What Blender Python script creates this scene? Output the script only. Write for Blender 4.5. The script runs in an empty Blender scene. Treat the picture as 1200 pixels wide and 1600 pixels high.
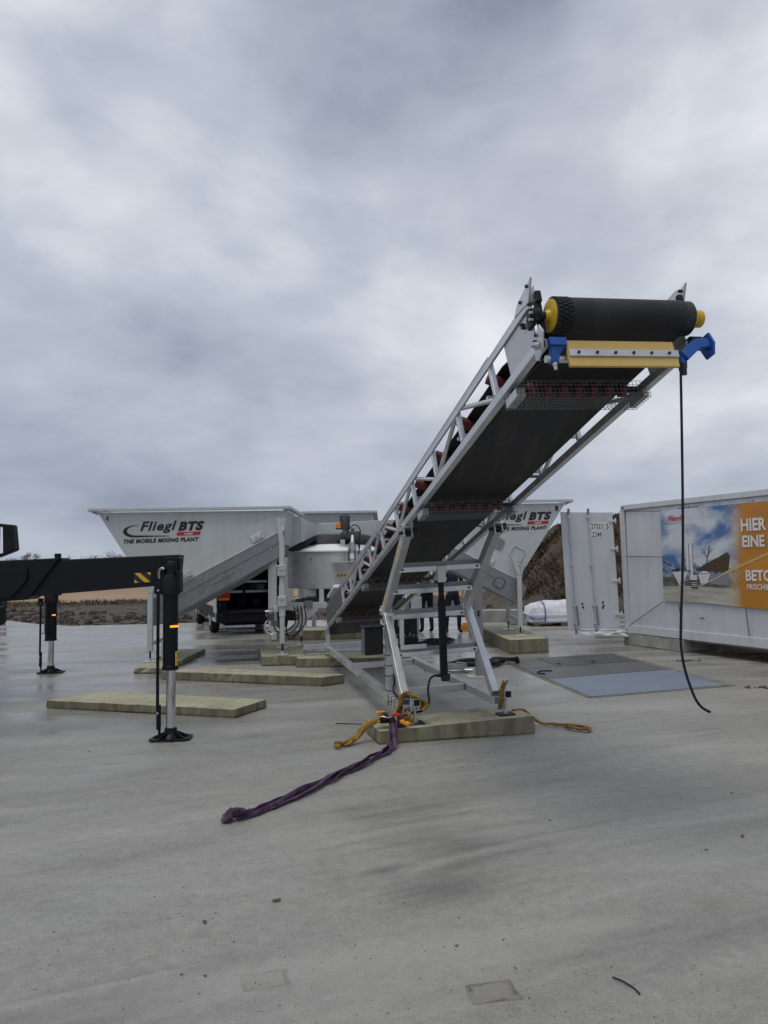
import bpy, math, random
from mathutils import Vector, Matrix, noise
R = math.radians
S = bpy.context.scene
COL = S.collection
random.seed(7)

# ------------------------------------------------------------------ camera
PITCH, ROLL, CAM_H = math.atan(80 / 1180), R(0.8), 1.72
cd = bpy.data.cameras.new('camera'); cam = bpy.data.objects.new('camera', cd); COL.objects.link(cam)
cd.sensor_fit = 'VERTICAL'; cd.sensor_height = 36.0; cd.lens = 36.0 * 1180 / 1600
cd.clip_start = 0.05; cd.clip_end = 6000
cam.matrix_world = (Matrix.Translation((0, 0, CAM_H)) @ Matrix.Rotation(R(90) + PITCH, 4, 'X') @ Matrix.Rotation(-ROLL, 4, 'Z'))
S.camera = cam
S.render.resolution_x, S.render.resolution_y = 768, 1024

# ------------------------------------------------------------------ sky and light
SUN_EL, SUN_AZ = R(72), R(215)      # azimuth clockwise from +Y
wd = bpy.data.worlds.new('World'); S.world = wd; wd.use_nodes = True
N = wd.node_tree.nodes; L = wd.node_tree.links; N.clear()
def nd(t, **k):
    n = N.new(t)
    for a, v in k.items():
        if a.startswith('i_'): n.inputs[a[2:]].default_value = v
        else: setattr(n, a, v)
    return n
def wmath(op, a, b=None, c=None):
    n = N.new('ShaderNodeMath'); n.operation = op
    for i, v in enumerate((a, b, c)):
        if v is None: continue
        if isinstance(v, (int, float)): n.inputs[i].default_value = v
        else: L.new(v, n.inputs[i])
    return n.outputs[0]
tc = nd('ShaderNodeTexCoord'); sp = nd('ShaderNodeSeparateXYZ'); L.new(tc.outputs['Generated'], sp.inputs[0])
cb = nd('ShaderNodeCombineXYZ')
L.new(sp.outputs['X'], cb.inputs['X']); L.new(sp.outputs['Y'], cb.inputs['Y'])
L.new(wmath('POWER', wmath('MAXIMUM', sp.outputs['Z'], 0.0), 0.8), cb.inputs['Z'])
mp = nd('ShaderNodeMapping'); L.new(cb.outputs[0], mp.inputs[0]); mp.inputs['Location'].default_value = (-6.2, 3.3, 0.0); mp.inputs['Scale'].default_value = (1.0, 1.0, 1.9)
n1 = nd('ShaderNodeTexNoise', i_Scale=1.9, i_Detail=10.0, i_Roughness=0.50, i_Distortion=0.25); L.new(mp.outputs[0], n1.inputs['Vector'])
n2 = nd('ShaderNodeTexNoise', i_Scale=1.1, i_Detail=3.0, i_Roughness=0.5, i_Distortion=0.2); L.new(mp.outputs[0], n2.inputs['Vector'])
n3 = nd('ShaderNodeTexNoise', i_Scale=4.6, i_Detail=9.0, i_Roughness=0.52, i_Distortion=0.25); L.new(mp.outputs[0], n3.inputs['Vector'])
mix = wmath('ADD', wmath('ADD', wmath('MULTIPLY', n1.outputs['Fac'], 0.46), wmath('MULTIPLY', n2.outputs['Fac'], 0.32)), wmath('MULTIPLY', n3.outputs['Fac'], 0.22))
cr = nd('ShaderNodeValToRGB'); L.new(mix, cr.inputs[0])
el = cr.color_ramp.elements
el[0].position = 0.385; el[0].color = (0.232, 0.270, 0.350, 1)
el[1].position = 0.625; el[1].color = (0.800, 0.825, 0.860, 1)
e = el.new(0.45); e.color = (0.360, 0.402, 0.485, 1)
e = el.new(0.53); e.color = (0.515, 0.560, 0.630, 1)
sky = nd('ShaderNodeTexSky', sky_type='NISHITA', sun_disc=False, sun_elevation=SUN_EL, sun_rotation=SUN_AZ)
skm = nd('ShaderNodeMix', data_type='RGBA', blend_type='MULTIPLY'); skm.inputs[0].default_value = 1.0
L.new(sky.outputs[0], skm.inputs[6]); skm.inputs[7].default_value = (0.07, 0.07, 0.07, 1)
# thin cloud lets a little blue through, mostly low over the horizon
gap = nd('ShaderNodeTexNoise', i_Scale=0.55, i_Detail=4.0, i_Roughness=0.5); 
mp2 = nd('ShaderNodeMapping'); L.new(cb.outputs[0], mp2.inputs[0]); mp2.inputs['Location'].default_value = (-1.7, 5.2, 2.0); L.new(mp2.outputs[0], gap.inputs['Vector'])
gr = nd('ShaderNodeMapRange'); gr.inputs['From Min'].default_value = 0.5; gr.inputs['From Max'].default_value = 0.75; gr.inputs['To Max'].default_value = 0.45
L.new(gap.outputs['Fac'], gr.inputs['Value'])
mx = nd('ShaderNodeMix', data_type='RGBA'); L.new(gr.outputs[0], mx.inputs[0]); hue = nd('ShaderNodeMix', data_type='RGBA', blend_type='MULTIPLY'); hue.inputs[0].default_value = 1.0; hr = nd('ShaderNodeMix', data_type='RGBA'); L.new(n2.outputs['Fac'], hr.inputs[0]); hr.inputs[6].default_value = (0.95, 1.0, 1.05, 1); hr.inputs[7].default_value = (1.03, 0.995, 0.995, 1)
L.new(cr.outputs[0], hue.inputs[6]); L.new(hr.outputs[2], hue.inputs[7]); L.new(hue.outputs[2], mx.inputs[6]); L.new(skm.outputs[2], mx.inputs[7])
hz_f = wmath('MULTIPLY', wmath('POWER', wmath('SUBTRACT', 1.0, wmath('MINIMUM', wmath('MAXIMUM', sp.outputs['Z'], 0.0), 1.0)), 9.0), 0.28)
hzm = nd('ShaderNodeMix', data_type='RGBA'); L.new(hz_f, hzm.inputs[0]); L.new(mx.outputs[2], hzm.inputs[6]); hzm.inputs[7].default_value = (0.62, 0.67, 0.74, 1); mx = hzm
bg = nd('ShaderNodeBackground'); bg.inputs['Strength'].default_value = 1.0; L.new(mx.outputs[2], bg.inputs['Color'])
wo = nd('ShaderNodeOutputWorld'); L.new(bg.outputs[0], wo.inputs[0])

sd = bpy.data.lights.new('sun', 'SUN'); sun = bpy.data.objects.new('sun', sd); COL.objects.link(sun)
sd.energy = 1.35; sd.angle = R(32); sd.color = (1.0, 0.95, 0.88)
sun.rotation_euler = (R(90) - SUN_EL, 0, math.pi - SUN_AZ + math.pi)
sdir = Vector((math.sin(SUN_AZ) * math.cos(SUN_EL), math.cos(SUN_AZ) * math.cos(SUN_EL), math.sin(SUN_EL)))
sun.rotation_euler = sdir.to_track_quat('Z', 'Y').to_euler()
S.view_settings.view_transform = 'Standard'; S.view_settings.look = 'None'
S.view_settings.exposure = 0.0; S.view_settings.gamma = 1.0; S.view_settings.use_curve_mapping = False

# ------------------------------------------------------------------ materials
class Mat:
    def __init__(s, name):
        s.m = bpy.data.materials.new(name); s.m.use_nodes = True
        s.t = s.m.node_tree; s.b = s.t.nodes['Principled BSDF']
    def n(s, t, **k):
        x = s.t.nodes.new(t)
        for a, v in k.items():
            if a.startswith('i_'): x.inputs[a[2:].replace('_', ' ')].default_value = v
            else: setattr(x, a, v)
        return x
    def l(s, a, b): s.t.links.new(a, b)
    def coord(s, scale=(1, 1, 1), rot=(0, 0, 0), loc=(0, 0, 0)):
        g = s.n('ShaderNodeNewGeometry'); m = s.n('ShaderNodeMapping'); s.l(g.outputs['Position'], m.inputs[0])
        m.inputs['Scale'].default_value = scale; m.inputs['Rotation'].default_value = rot; m.inputs['Location'].default_value = loc
        return m.outputs[0]
    def noise(s, vec, scale, detail=4, rough=0.55, dist=0.0):
        x = s.n('ShaderNodeTexNoise', i_Scale=scale, i_Detail=detail, i_Roughness=rough, i_Distortion=dist); s.l(vec, x.inputs['Vector']); return x.outputs['Fac']
    def rng(s, v, a, b, c, d):
        x = s.n('ShaderNodeMapRange'); s.l(v, x.inputs['Value'])
        for i, k in enumerate(('From Min', 'From Max', 'To Min', 'To Max')): x.inputs[k].default_value = (a, b, c, d)[i]
        return x.outputs[0]
    def mixc(s, f, a, b, mode='MIX'):
        x = s.n('ShaderNodeMix', data_type='RGBA', blend_type=mode)
        for i, v in ((0, f), (6, a), (7, b)):
            if isinstance(v, (int, float)): x.inputs[i].default_value = v
            elif isinstance(v, tuple): x.inputs[i].default_value = (*v, 1)
            else: s.l(v, x.inputs[i])
        return x.outputs[2]
    def math(s, op, a, b=0.0):
        x = s.n('ShaderNodeMath', operation=op)
        for i, v in enumerate((a, b)):
            if isinstance(v, (int, float)): x.inputs[i].default_value = v
            else: s.l(v, x.inputs[i])
        return x.outputs[0]
    def set(s, **k):
        for a, v in k.items():
            i = s.b.inputs[a.replace('_', ' ')]
            if isinstance(v, (int, float)): i.default_value = v
            elif isinstance(v, tuple): i.default_value = (*v, 1)
            else: s.l(v, i)
        return s
    def bump(s, h, strength=0.3, dist=0.01):
        x = s.n('ShaderNodeBump'); x.inputs['Strength'].default_value = strength; x.inputs['Distance'].default_value = dist
        s.l(h, x.inputs['Height']); s.l(x.outputs[0], s.b.inputs['Normal']); return s

def paint(name, col, rough=0.4, var=0.12, dirt=0.25, dcol=(0.10, 0.09, 0.075), metal=0.0, scale=1.4):
    """painted or plastic surface with uneven tone, grime streaks and slightly uneven gloss"""
    m = Mat(name); v = m.coord(); vs = m.coord(scale=(2.2, 2.2, 0.35))
    a = m.noise(v, scale, 5); b = m.noise(vs, 3.0, 6, 0.62); c = m.noise(v, 26, 3)
    base = m.mixc(m.rng(a, 0.3, 0.7, 0, 1), tuple(x * (1 - var) for x in col), tuple(min(1, x * (1 + var * 0.5)) for x in col))
    dm = m.math('MULTIPLY', m.rng(b, 0.5, 0.82, 0, dirt), m.rng(c, 0.25, 0.7, 0.5, 1))
    m.set(Base_Color=m.mixc(dm, base, dcol), Roughness=m.rng(b, 0.3, 0.7, rough * 0.8, min(1, rough * 1.3)), Metallic=metal)
    m.bump(c, 0.06, 0.004)
    if max(col) < 0.03: m.set(Specular_IOR_Level=0.22)
    return m.m
def galv(name, lo=0.30, hi=0.52, metal=0.55, rough=0.42):
    m = Mat(name); v = m.coord()
    vo = m.n('ShaderNodeTexVoronoi', i_Scale=110.0); m.l(v, vo.inputs['Vector'])
    sp_ = m.n('ShaderNodeSeparateColor'); m.l(vo.outputs['Color'], sp_.inputs[0])
    a = m.noise(v, 5, 6, 0.6); st = m.noise(m.coord(scale=(9, 9, 1.2)), 2.0, 5, 0.6)
    t = m.math('ADD', m.math('MULTIPLY', sp_.outputs[0], 0.05), m.math('MULTIPLY', a, 0.95))
    c = m.mixc(m.rng(t, 0.25, 0.7, 0, 1), (lo, lo * 1.02, lo * 1.06), (hi, hi * 1.015, hi * 1.03))
    c = m.mixc(m.rng(st, 0.60, 0.8, 0, 0.3), c, (0.72, 0.73, 0.74))
    m.set(Base_Color=c, Metallic=metal, Roughness=m.rng(t, 0.2, 0.8, rough * 0.75, rough * 1.35)); m.bump(a, 0.08, 0.004)
    return m.m
def plain(name, col, rough=0.5, metal=0.0, em=None, es=1.0):
    m = Mat(name); v = m.coord(); a = m.noise(v, 14, 4)
    m.set(Base_Color=m.mixc(m.rng(a, 0.3, 0.7, 0, 1), tuple(x * 0.85 for x in col), col), Roughness=rough, Metallic=metal)
    if em: m.set(Emission_Color=em, Emission_Strength=es)
    return m.m

M = {}
M['white'] = paint('grey_white_paint', (0.50, 0.522, 0.518), 0.38, 0.08, 0.22)
M['lid'] = paint('white_lid_paint', (0.82, 0.83, 0.83), 0.25, 0.06, 0.15)
M['galv'] = galv('galvanised_steel', 0.52, 0.68, 0.65, 0.30)
M['galv_dull'] = galv('dull_galvanised_sheet', 0.20, 0.28, 0.6, 0.45)
M['galv_light'] = galv('light_galvanised_sheet', 0.46, 0.60, 0.6, 0.42)
M['contw'] = paint('container_white_paint', (0.57, 0.585, 0.61), 0.45, 0.06, 0.35, (0.22, 0.20, 0.17))
M['black'] = paint('black_paint', (0.007, 0.008, 0.012), 0.42, 0.2, 0.06, (0.03, 0.03, 0.03))
M['blackplastic'] = paint('black_plastic', (0.015, 0.015, 0.017), 0.5, 0.2, 0.2, (0.06, 0.06, 0.055))
M['red'] = paint('red_roller', (0.14, 0.020, 0.013), 0.5, 0.2, 0.3)
M['yellow'] = paint('yellow_drum_paint', (0.62, 0.40, 0.012), 0.4, 0.15, 0.3)
M['blue'] = paint('blue_bracket_paint', (0.008, 0.085, 0.36), 0.4, 0.12, 0.15)
M['scraper'] = paint('tan_scraper_polyurethane', (0.60, 0.40, 0.12), 0.45, 0.08, 0.12)
M['chrome'] = plain('chromed_rod', (0.72, 0.72, 0.74), 0.12, 1.0)
M['bolt'] = plain('dark_bolt', (0.03, 0.03, 0.035), 0.45, 0.6)
M['zinc'] = plain('zinc_bolt', (0.55, 0.55, 0.56), 0.35, 0.8)
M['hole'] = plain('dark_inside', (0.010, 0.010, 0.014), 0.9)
M['motor'] = paint('dark_grey_motor_paint', (0.075, 0.088, 0.105), 0.42, 0.12, 0.15)
M['beacon'] = plain('orange_beacon_plastic', (0.75, 0.22, 0.01), 0.25)
M['led'] = plain('lit_orange_marker', (0.6, 0.18, 0.01), 0.4, 0, (1.0, 0.30, 0.01), 1.6)
M['txt'] = plain('black_lettering', (0.012, 0.012, 0.014), 0.5)
M['txtred'] = plain('red_lettering', (0.50, 0.012, 0.015), 0.5)
M['txtwhite'] = plain('white_lettering', (0.78, 0.77, 0.74), 0.5)
M['orange'] = paint('orange_plastic', (0.75, 0.30, 0.02), 0.4, 0.1, 0.2)
M['redplastic'] = paint('red_plastic', (0.62, 0.035, 0.02), 0.4, 0.1, 0.1)
M['warn'] = plain('yellow_sticker', (0.72, 0.42, 0.02), 0.5)
M['warn2'] = plain('pale_yellow_sticker', (0.62, 0.56, 0.20), 0.5)
M['vanw'] = paint('van_white_paint', (0.62, 0.61, 0.57), 0.25, 0.05, 0.3)
M['tyre'] = paint('tyre_rubber', (0.018, 0.018, 0.018), 0.75, 0.2, 0.4, (0.08, 0.075, 0.065))
M['tail'] = plain('tail_lamp_red', (0.45, 0.02, 0.01), 0.2)
M['tailo'] = plain('tail_lamp_amber', (0.75, 0.22, 0.02), 0.2)
M['mirrorglass'] = plain('mirror_glass', (0.85, 0.87, 0.9), 0.03, 1.0)
M['glass'] = plain('dark_glazing', (0.02, 0.022, 0.025), 0.08)
M['bluep'] = plain('blue_plastic', (0.02, 0.08, 0.38), 0.4)
M['grille'] = plain('green_hi_vis', (0.42, 0.75, 0.03), 0.7)
M['leafdry'] = paint('dry_leaf', (0.12, 0.05, 0.028), 0.6, 0.3, 0.3)
M['bark'] = paint('tree_bark', (0.055, 0.047, 0.040), 0.85, 0.3, 0.2)
M['foliage'] = paint('autumn_foliage', (0.13, 0.075, 0.035), 0.8, 0.35, 0.2, scale=0.5)
M['cloth_navy'] = paint('navy_work_trousers', (0.012, 0.015, 0.030), 0.85, 0.3, 0.15, scale=6)
M['cloth_black'] = paint('black_jacket', (0.014, 0.014, 0.016), 0.85, 0.3, 0.1, scale=6)
M['cloth_blue'] = paint('dark_blue_jacket', (0.020, 0.026, 0.055), 0.85, 0.3, 0.1, scale=6)
M['skin'] = plain('skin', (0.48, 0.27, 0.19), 0.55)
M['hair'] = plain('dark_hair', (0.03, 0.02, 0.014), 0.6)
M['boot'] = paint('work_boot', (0.022, 0.020, 0.018), 0.6, 0.2, 0.5, (0.16, 0.14, 0.11))
M['wood'] = paint('timber', (0.28, 0.20, 0.12), 0.75, 0.2, 0.4)

def mat_belt():
    m = Mat('belt_rubber'); v = m.coord(); a = m.noise(v, 2.2, 6, 0.6); b = m.noise(v, 60, 3)
    u_ = m.noise(m.coord(scale=(3, .4, .4)), 2.5, 7, 0.65, 0.4); m.set(Base_Color=m.mixc(m.rng(u_, 0.52, 0.75, 0, 0.7), m.mixc(m.rng(a, 0.45, 0.8, 0, 1), (0.017, 0.0175, 0.022), (0.045, 0.043, 0.042)), (0.065, 0.06, 0.054)), Roughness=m.rng(a, 0.3, 0.7, 0.5, 0.7), Specular_IOR_Level=0.3); m.bump(b, 0.08, 0.002); return m.m
M['belt'] = mat_belt()
def mat_lag():
    m = Mat('lagged_drum_rubber'); v = m.coord(); vo = m.n('ShaderNodeTexVoronoi', i_Scale=55.0, feature='DISTANCE_TO_EDGE'); m.l(v, vo.inputs['Vector'])
    m.set(Base_Color=m.mixc(m.rng(vo.outputs[0], 0.0, 0.12, 0, 1), (0.004, 0.004, 0.005), (0.028, 0.028, 0.032)), Roughness=0.55); m.bump(m.rng(vo.outputs[0], 0, 0.12, 0, 1), 0.5, 0.006); return m.m
M['lag'] = mat_lag()

def mat_ground():
    m = Mat('wet_concrete'); TH = R(26)
    g = m.n('ShaderNodeNewGeometry')
    def dirv(sx, sy, loc=(0, 0, 0), th=TH):
        mm = m.n('ShaderNodeMapping', vector_type='TEXTURE'); m.l(g.outputs['Position'], mm.inputs[0])
        mm.inputs['Rotation'].default_value = (0, 0, th); mm.inputs['Scale'].default_value = (sx, sy, 1); mm.inputs['Location'].default_value = loc; return mm.outputs[0]
    v = m.coord()
    big = m.noise(v, 0.33, 5, 0.6, 0.4); med = m.noise(v, 1.6, 8, 0.62, 0.3); sm_ = m.noise(v, 6.5, 7, 0.62, 0.2)
    st = m.noise(dirv(3.2, 0.55), 1.0, 8, 0.60, 0.5); sf = m.noise(dirv(2.2, 0.10, (3, 1, 0)), 1.0, 7, 0.66, 0.25); sl = m.noise(dirv(6.0, 0.16, (7, 2, 0), R(23)), 1.0, 6, 0.6, 0.15)
    fine = m.noise(v, 90, 4, 0.7); peb = m.noise(v, 40, 4, 0.65); pit = m.noise(v, 21, 5, 0.7); sand = m.noise(v, 13, 6, 0.72)
    c = m.mixc(m.rng(st, 0.32, 0.68, 0, 1), (0.225, 0.222, 0.204), (0.325, 0.320, 0.296))
    c = m.mixc(m.rng(big, 0.38, 0.62, 0, 0.5), c, (0.305, 0.295, 0.265))
    c = m.mixc(m.rng(sf, 0.54, 0.72, 0, 0.28), c, (0.165, 0.162, 0.15))
    c = m.mixc(m.rng(sl, 0.64, 0.74, 0, 0.4), c, (0.13, 0.127, 0.118))
    c = m.mixc(m.rng(sf, 0.46, 0.30, 0, 0.25), c, (0.39, 0.387, 0.365))
    c = m.mixc(m.rng(med, 0.55, 0.72, 0, 0.4), c, (0.18, 0.172, 0.15))
    c = m.mixc(m.rng(sm_, 0.55, 0.72, 0, 0.38), c, (0.145, 0.14, 0.125))
    c = m.mixc(m.rng(fine, 0.32, 0.68, 0, 1), m.mixc(1.0, c, (0.72, 0.72, 0.72), 'MULTIPLY'), m.mixc(1.0, c, (1.12, 1.12, 1.12), 'MULTIPLY'))
    c = m.mixc(m.rng(sand, 0.30, 0.70, 0, 1), m.mixc(1.0, c, (0.80, 0.80, 0.80), 'MULTIPLY'), m.mixc(1.0, c, (1.13, 1.13, 1.12), 'MULTIPLY'))
    c = m.mixc(m.rng(peb, 0.62, 0.69, 0, 0.6), c, (0.10, 0.095, 0.083))
    c = m.mixc(m.rng(pit, 0.67, 0.73, 0, 0.7), c, (0.085, 0.078, 0.066))
    def blob(cx, cy, sx, sy, a, amp, edge=0.5):
        mm = m.n('ShaderNodeMapping', vector_type='TEXTURE'); m.l(g.outputs['Position'], mm.inputs[0])
        mm.inputs['Location'].default_value = (cx, cy, 0); mm.inputs['Rotation'].default_value = (0, 0, a); mm.inputs['Scale'].default_value = (sx, sy, 1)
        fl = m.n('ShaderNodeVectorMath', operation='MULTIPLY'); m.l(mm.outputs[0], fl.inputs[0]); fl.inputs[1].default_value = (1, 1, 0)
        ln = m.n('ShaderNodeVectorMath', operation='LENGTH'); m.l(fl.outputs[0], ln.inputs[0])
        d = m.math('ADD', ln.outputs['Value'], m.math('ADD', m.rng(med, 0.3, 0.7, -0.4, 0.4), m.rng(sf, 0.3, 0.7, 0.35, -0.35)))
        return m.rng(d, edge, 1.1, amp, 0.0)
    # damp oil-dark stains and the rough squares left by earlier feet
    for args in ((0.28, 4.95, 0.50, 0.75, R(26), 0.6, 0.1), (0.30, 4.12, 0.42, 0.24, R(26), 0.62, 0.15), (-0.02, 4.35, 0.22, 0.10, R(26), 0.6, 0.2), (0.9, 5.9, 0.9, 0.35, R(26), 0.3, 0.1), (4.8, 9.2, 1.1, 0.35, R(14), 0.4, 0.2), (6.1, 11.2, 1.0, 0.6, R(0), 0.45, 0.2), (-1.5, 2.9, 0.9, 0.2, R(26), 0.4, 0.1), (1.5, 3.6, 0.8, 0.18, R(24), 0.35, 0.1), (-4.2, 11.2, 1.8, 0.35, R(8), 0.4, 0.1)):
        c = m.mixc(blob(*args), c, (0.085, 0.083, 0.078))
    def sq(cx, cy, sx, sy, a):
        mm = m.n('ShaderNodeMapping', vector_type='TEXTURE'); m.l(g.outputs['Position'], mm.inputs[0])
        mm.inputs['Location'].default_value = (cx, cy, 0); mm.inputs['Rotation'].default_value = (0, 0, a); mm.inputs['Scale'].default_value = (sx, sy, 1)
        s3 = m.n('ShaderNodeSeparateXYZ'); m.l(mm.outputs[0], s3.inputs[0])
        d = m.math('MAXIMUM', m.math('ABSOLUTE', s3.outputs[0]), m.math('ABSOLUTE', s3.outputs[1]))
        d = m.math('ADD', d, m.math('ADD', m.rng(sm_, 0.3, 0.7, -0.18, 0.18), m.rng(fine, 0.3, 0.7, -0.06, 0.06)))
        ring = m.math('MULTIPLY', m.rng(d, 0.70, 0.92, 0, 1), m.rng(d, 0.95, 1.06, 1, 0))
        return m.math('ADD', m.math('MULTIPLY', ring, m.rng(sm_, 0.42, 0.58, 0.0, 0.9)), m.rng(d, 0.9, 1.0, 0.28, 0))
    for args in ((-0.52, 3.26, 0.10, 0.07, R(14)), (0.41, 3.15, 0.105, 0.075, R(10))):
        c = m.mixc(sq(*args), c, (0.11, 0.09, 0.065))
    sx = m.n('ShaderNodeSeparateXYZ'); m.l(v, sx.inputs[0])
    dryp = m.noise(dirv(3.4, 0.85, (9, 4, 0), R(10)), 1.0, 7, 0.62, 0.5)
    far = m.math('ADD', m.rng(sx.outputs[1], 5, 13, 0.0, 0.30), m.rng(sx.outputs[0], 0, -4, 0.0, 0.14))
    wet = m.math('ADD', m.math('ADD', m.math('MULTIPLY', st, 0.6), m.math('ADD', m.math('MULTIPLY', big, 0.2), m.math('MULTIPLY', med, 0.2))), far)
    w = m.math('MULTIPLY', m.rng(wet, 0.55, 0.80, 0, 1), m.rng(dryp, 0.40, 0.54, 0.15, 1))
    c = m.mixc(m.rng(dryp, 0.36, 0.5, 0.45, 0), c, (0.35, 0.342, 0.315))
    c = m.mixc(m.math('MULTIPLY', w, 0.25), c, (0.16, 0.16, 0.158))
    m.set(Base_Color=c, Roughness=m.math('ADD', m.rng(w, 0, 1, 0.60, 0.15), m.rng(fine, 0.3, 0.7, -0.04, 0.06)), Specular_IOR_Level=0.5)
    h = m.math('ADD', m.math('MULTIPLY', fine, 0.5), m.math('ADD', m.math('MULTIPLY', sf, 0.7), m.math('MULTIPLY', peb, 0.5)))
    m.bump(h, 0.3, 0.006); return m.m
M['ground'] = mat_ground()
def mat_slab():
    m = Mat('mossy_precast_concrete'); v = m.coord(); a = m.noise(v, 1.8, 7, 0.62, 0.4); b = m.noise(v, 9, 6, 0.6); f = m.noise(v, 70, 3); vs = m.coord(scale=(5, 5, 0.6)); s_ = m.noise(vs, 2.2, 6, 0.6)
    oi = m.n('ShaderNodeObjectInfo'); c = m.mixc(m.rng(a, 0.3, 0.7, 0, 1), (0.27, 0.252, 0.155), (0.43, 0.405, 0.28)); c = m.mixc(m.rng(oi.outputs['Random'], 0, 1, 0, 0.45), c, (0.34, 0.32, 0.235))
    c = m.mixc(m.rng(b, 0.52, 0.68, 0, 0.65), c, (0.17, 0.160, 0.10)); c = m.mixc(m.rng(f, 0.62, 0.75, 0, 0.6), c, (0.10, 0.09, 0.06))
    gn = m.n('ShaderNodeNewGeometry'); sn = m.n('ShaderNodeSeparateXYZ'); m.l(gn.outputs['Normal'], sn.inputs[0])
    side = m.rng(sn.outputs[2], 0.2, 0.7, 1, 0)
    c = m.mixc(m.math('MULTIPLY', side, m.rng(s_, 0.3, 0.7, 0.4, 0.9)), c, (0.070, 0.064, 0.034))  # upright faces darkened by normal: shade painted over their damp, mossy tint
    m.set(Base_Color=c, Roughness=m.rng(a, 0.3, 0.7, 0.6, 0.85)); m.bump(m.math('ADD', b, f), 0.3, 0.006); return m.m
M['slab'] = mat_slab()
def mat_greyconc():
    m = Mat('grey_concrete'); v = m.coord(); a = m.noise(v, 2.5, 7, 0.65, 0.4); b = m.noise(v, 30, 3)
    m.set(Base_Color=m.mixc(m.rng(b, 0.6, 0.75, 0, 0.6), m.mixc(m.rng(a, 0.3, 0.7, 0, 1), (0.20, 0.20, 0.185), (0.40, 0.395, 0.37)), (0.1, 0.1, 0.09)), Roughness=0.8); m.bump(b, 0.3, 0.005); return m.m
M['greyconc'] = mat_greyconc()
def mat_terrain():
    m = Mat('soil_and_field'); v = m.coord(); a = m.noise(v, 1.1, 8, 0.65, 0.3); b = m.noise(v, 0.09, 5, 0.6); f = m.noise(v, 9, 5, 0.6); sx = m.n('ShaderNodeSeparateXYZ'); m.l(v, sx.inputs[0])
    soil = m.mixc(m.rng(a, 0.32, 0.7, 0, 1), (0.034, 0.025, 0.019), (0.105, 0.083, 0.064))
    field = m.mixc(m.rng(b, 0.35, 0.65, 0, 1), (0.26, 0.165, 0.10), (0.34, 0.235, 0.15))
    grass = m.mixc(m.rng(f, 0.35, 0.65, 0, 1), (0.040, 0.028, 0.016), (0.085, 0.058, 0.034))
    grass = m.mixc(m.rng(a, 0.6, 0.72, 0, 0.7), grass, (0.05, 0.07, 0.02))
    y = m.math('ADD', sx.outputs[1], m.rng(a, 0.2, 0.8, -1.4, 1.4))
    c = m.mixc(m.rng(y, 34.0, 35.0, 0, 1), soil, grass); c = m.mixc(m.rng(y, 36.3, 38.0, 0, 1), c, field)
    c = m.mixc(m.rng(sx.outputs[2], 0.45, 0.95, 0, 1), c, grass)
    m.set(Base_Color=c, Roughness=0.9); m.bump(m.math('ADD', a, f), 0.5, 0.08); return m.m
M['terrain'] = mat_terrain()
def mat_grassblade():
    m = Mat('dry_grass_blades'); v = m.coord(); a = m.noise(v, 0.9, 4); b = m.noise(v, 7, 3)
    c = m.mixc(m.rng(a, 0.35, 0.65, 0, 1), (0.085, 0.050, 0.028), (0.048, 0.036, 0.020)); c = m.mixc(m.rng(b, 0.6, 0.72, 0, 0.7), c, (0.055, 0.075, 0.02))
    m.set(Base_Color=c, Roughness=0.9); return m.m
M['grass'] = mat_grassblade()
def mat_plate(name, lo, hi, sc=2.0, rough=0.5):
    m = Mat(name); v = m.coord(); a = m.noise(v, sc, 7, 0.65, 0.3); f = m.noise(v, 90, 2)
    m.set(Base_Color=m.mixc(m.rng(f, 0.35, 0.65, 0, 0.35), m.mixc(m.rng(a, 0.3, 0.7, 0, 1), lo, hi), lo), Roughness=m.rng(a, 0.3, 0.7, rough * 0.7, rough * 1.3)); m.bump(f, 0.4, 0.003); return m.m
M['pl_dark'] = mat_plate('dirty_dark_plate', (0.030, 0.033, 0.036), (0.10, 0.097, 0.09))
M['pl_mid'] = mat_plate('grey_worn_plate', (0.062, 0.066, 0.070), (0.135, 0.135, 0.132))
M['pl_blue'] = mat_plate('blue_grey_plate', (0.140, 0.175, 0.225), (0.185, 0.220, 0.275), 1.2, 0.6)
M['rust'] = mat_plate('muddy_steel_edge', (0.10, 0.08, 0.055), (0.28, 0.25, 0.20), 5)
def mat_strap(name, lo, hi):
    m = Mat(name); v = m.coord(); a = m.noise(v, 9, 5, 0.6, 0.3); f = m.noise(v, 160, 2)
    m.set(Base_Color=m.mixc(m.rng(a, 0.3, 0.7, 0, 1), lo, hi), Roughness=0.9); m.bump(f, 0.5, 0.002); return m.m
M['sling_y'] = mat_strap('muddy_yellow_webbing', (0.10, 0.052, 0.012), (0.42, 0.24, 0.035))
M['sling_b'] = mat_strap('brown_yellow_webbing', (0.11, 0.058, 0.018), (0.30, 0.17, 0.045))
M['sling_p'] = mat_strap('muddy_purple_webbing', (0.022, 0.010, 0.020), (0.135, 0.065, 0.150))
def mat_wrap():
    m = Mat('white_shrink_wrap'); v = m.coord(); a = m.noise(v, 4, 6, 0.6, 0.8)
    m.set(Base_Color=m.mixc(m.rng(a, 0.35, 0.7, 0, 1), (0.50, 0.52, 0.55), (0.78, 0.79, 0.80)), Roughness=0.3); m.bump(a, 0.6, 0.03); return m.m
M['wrap'] = mat_wrap()

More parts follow.
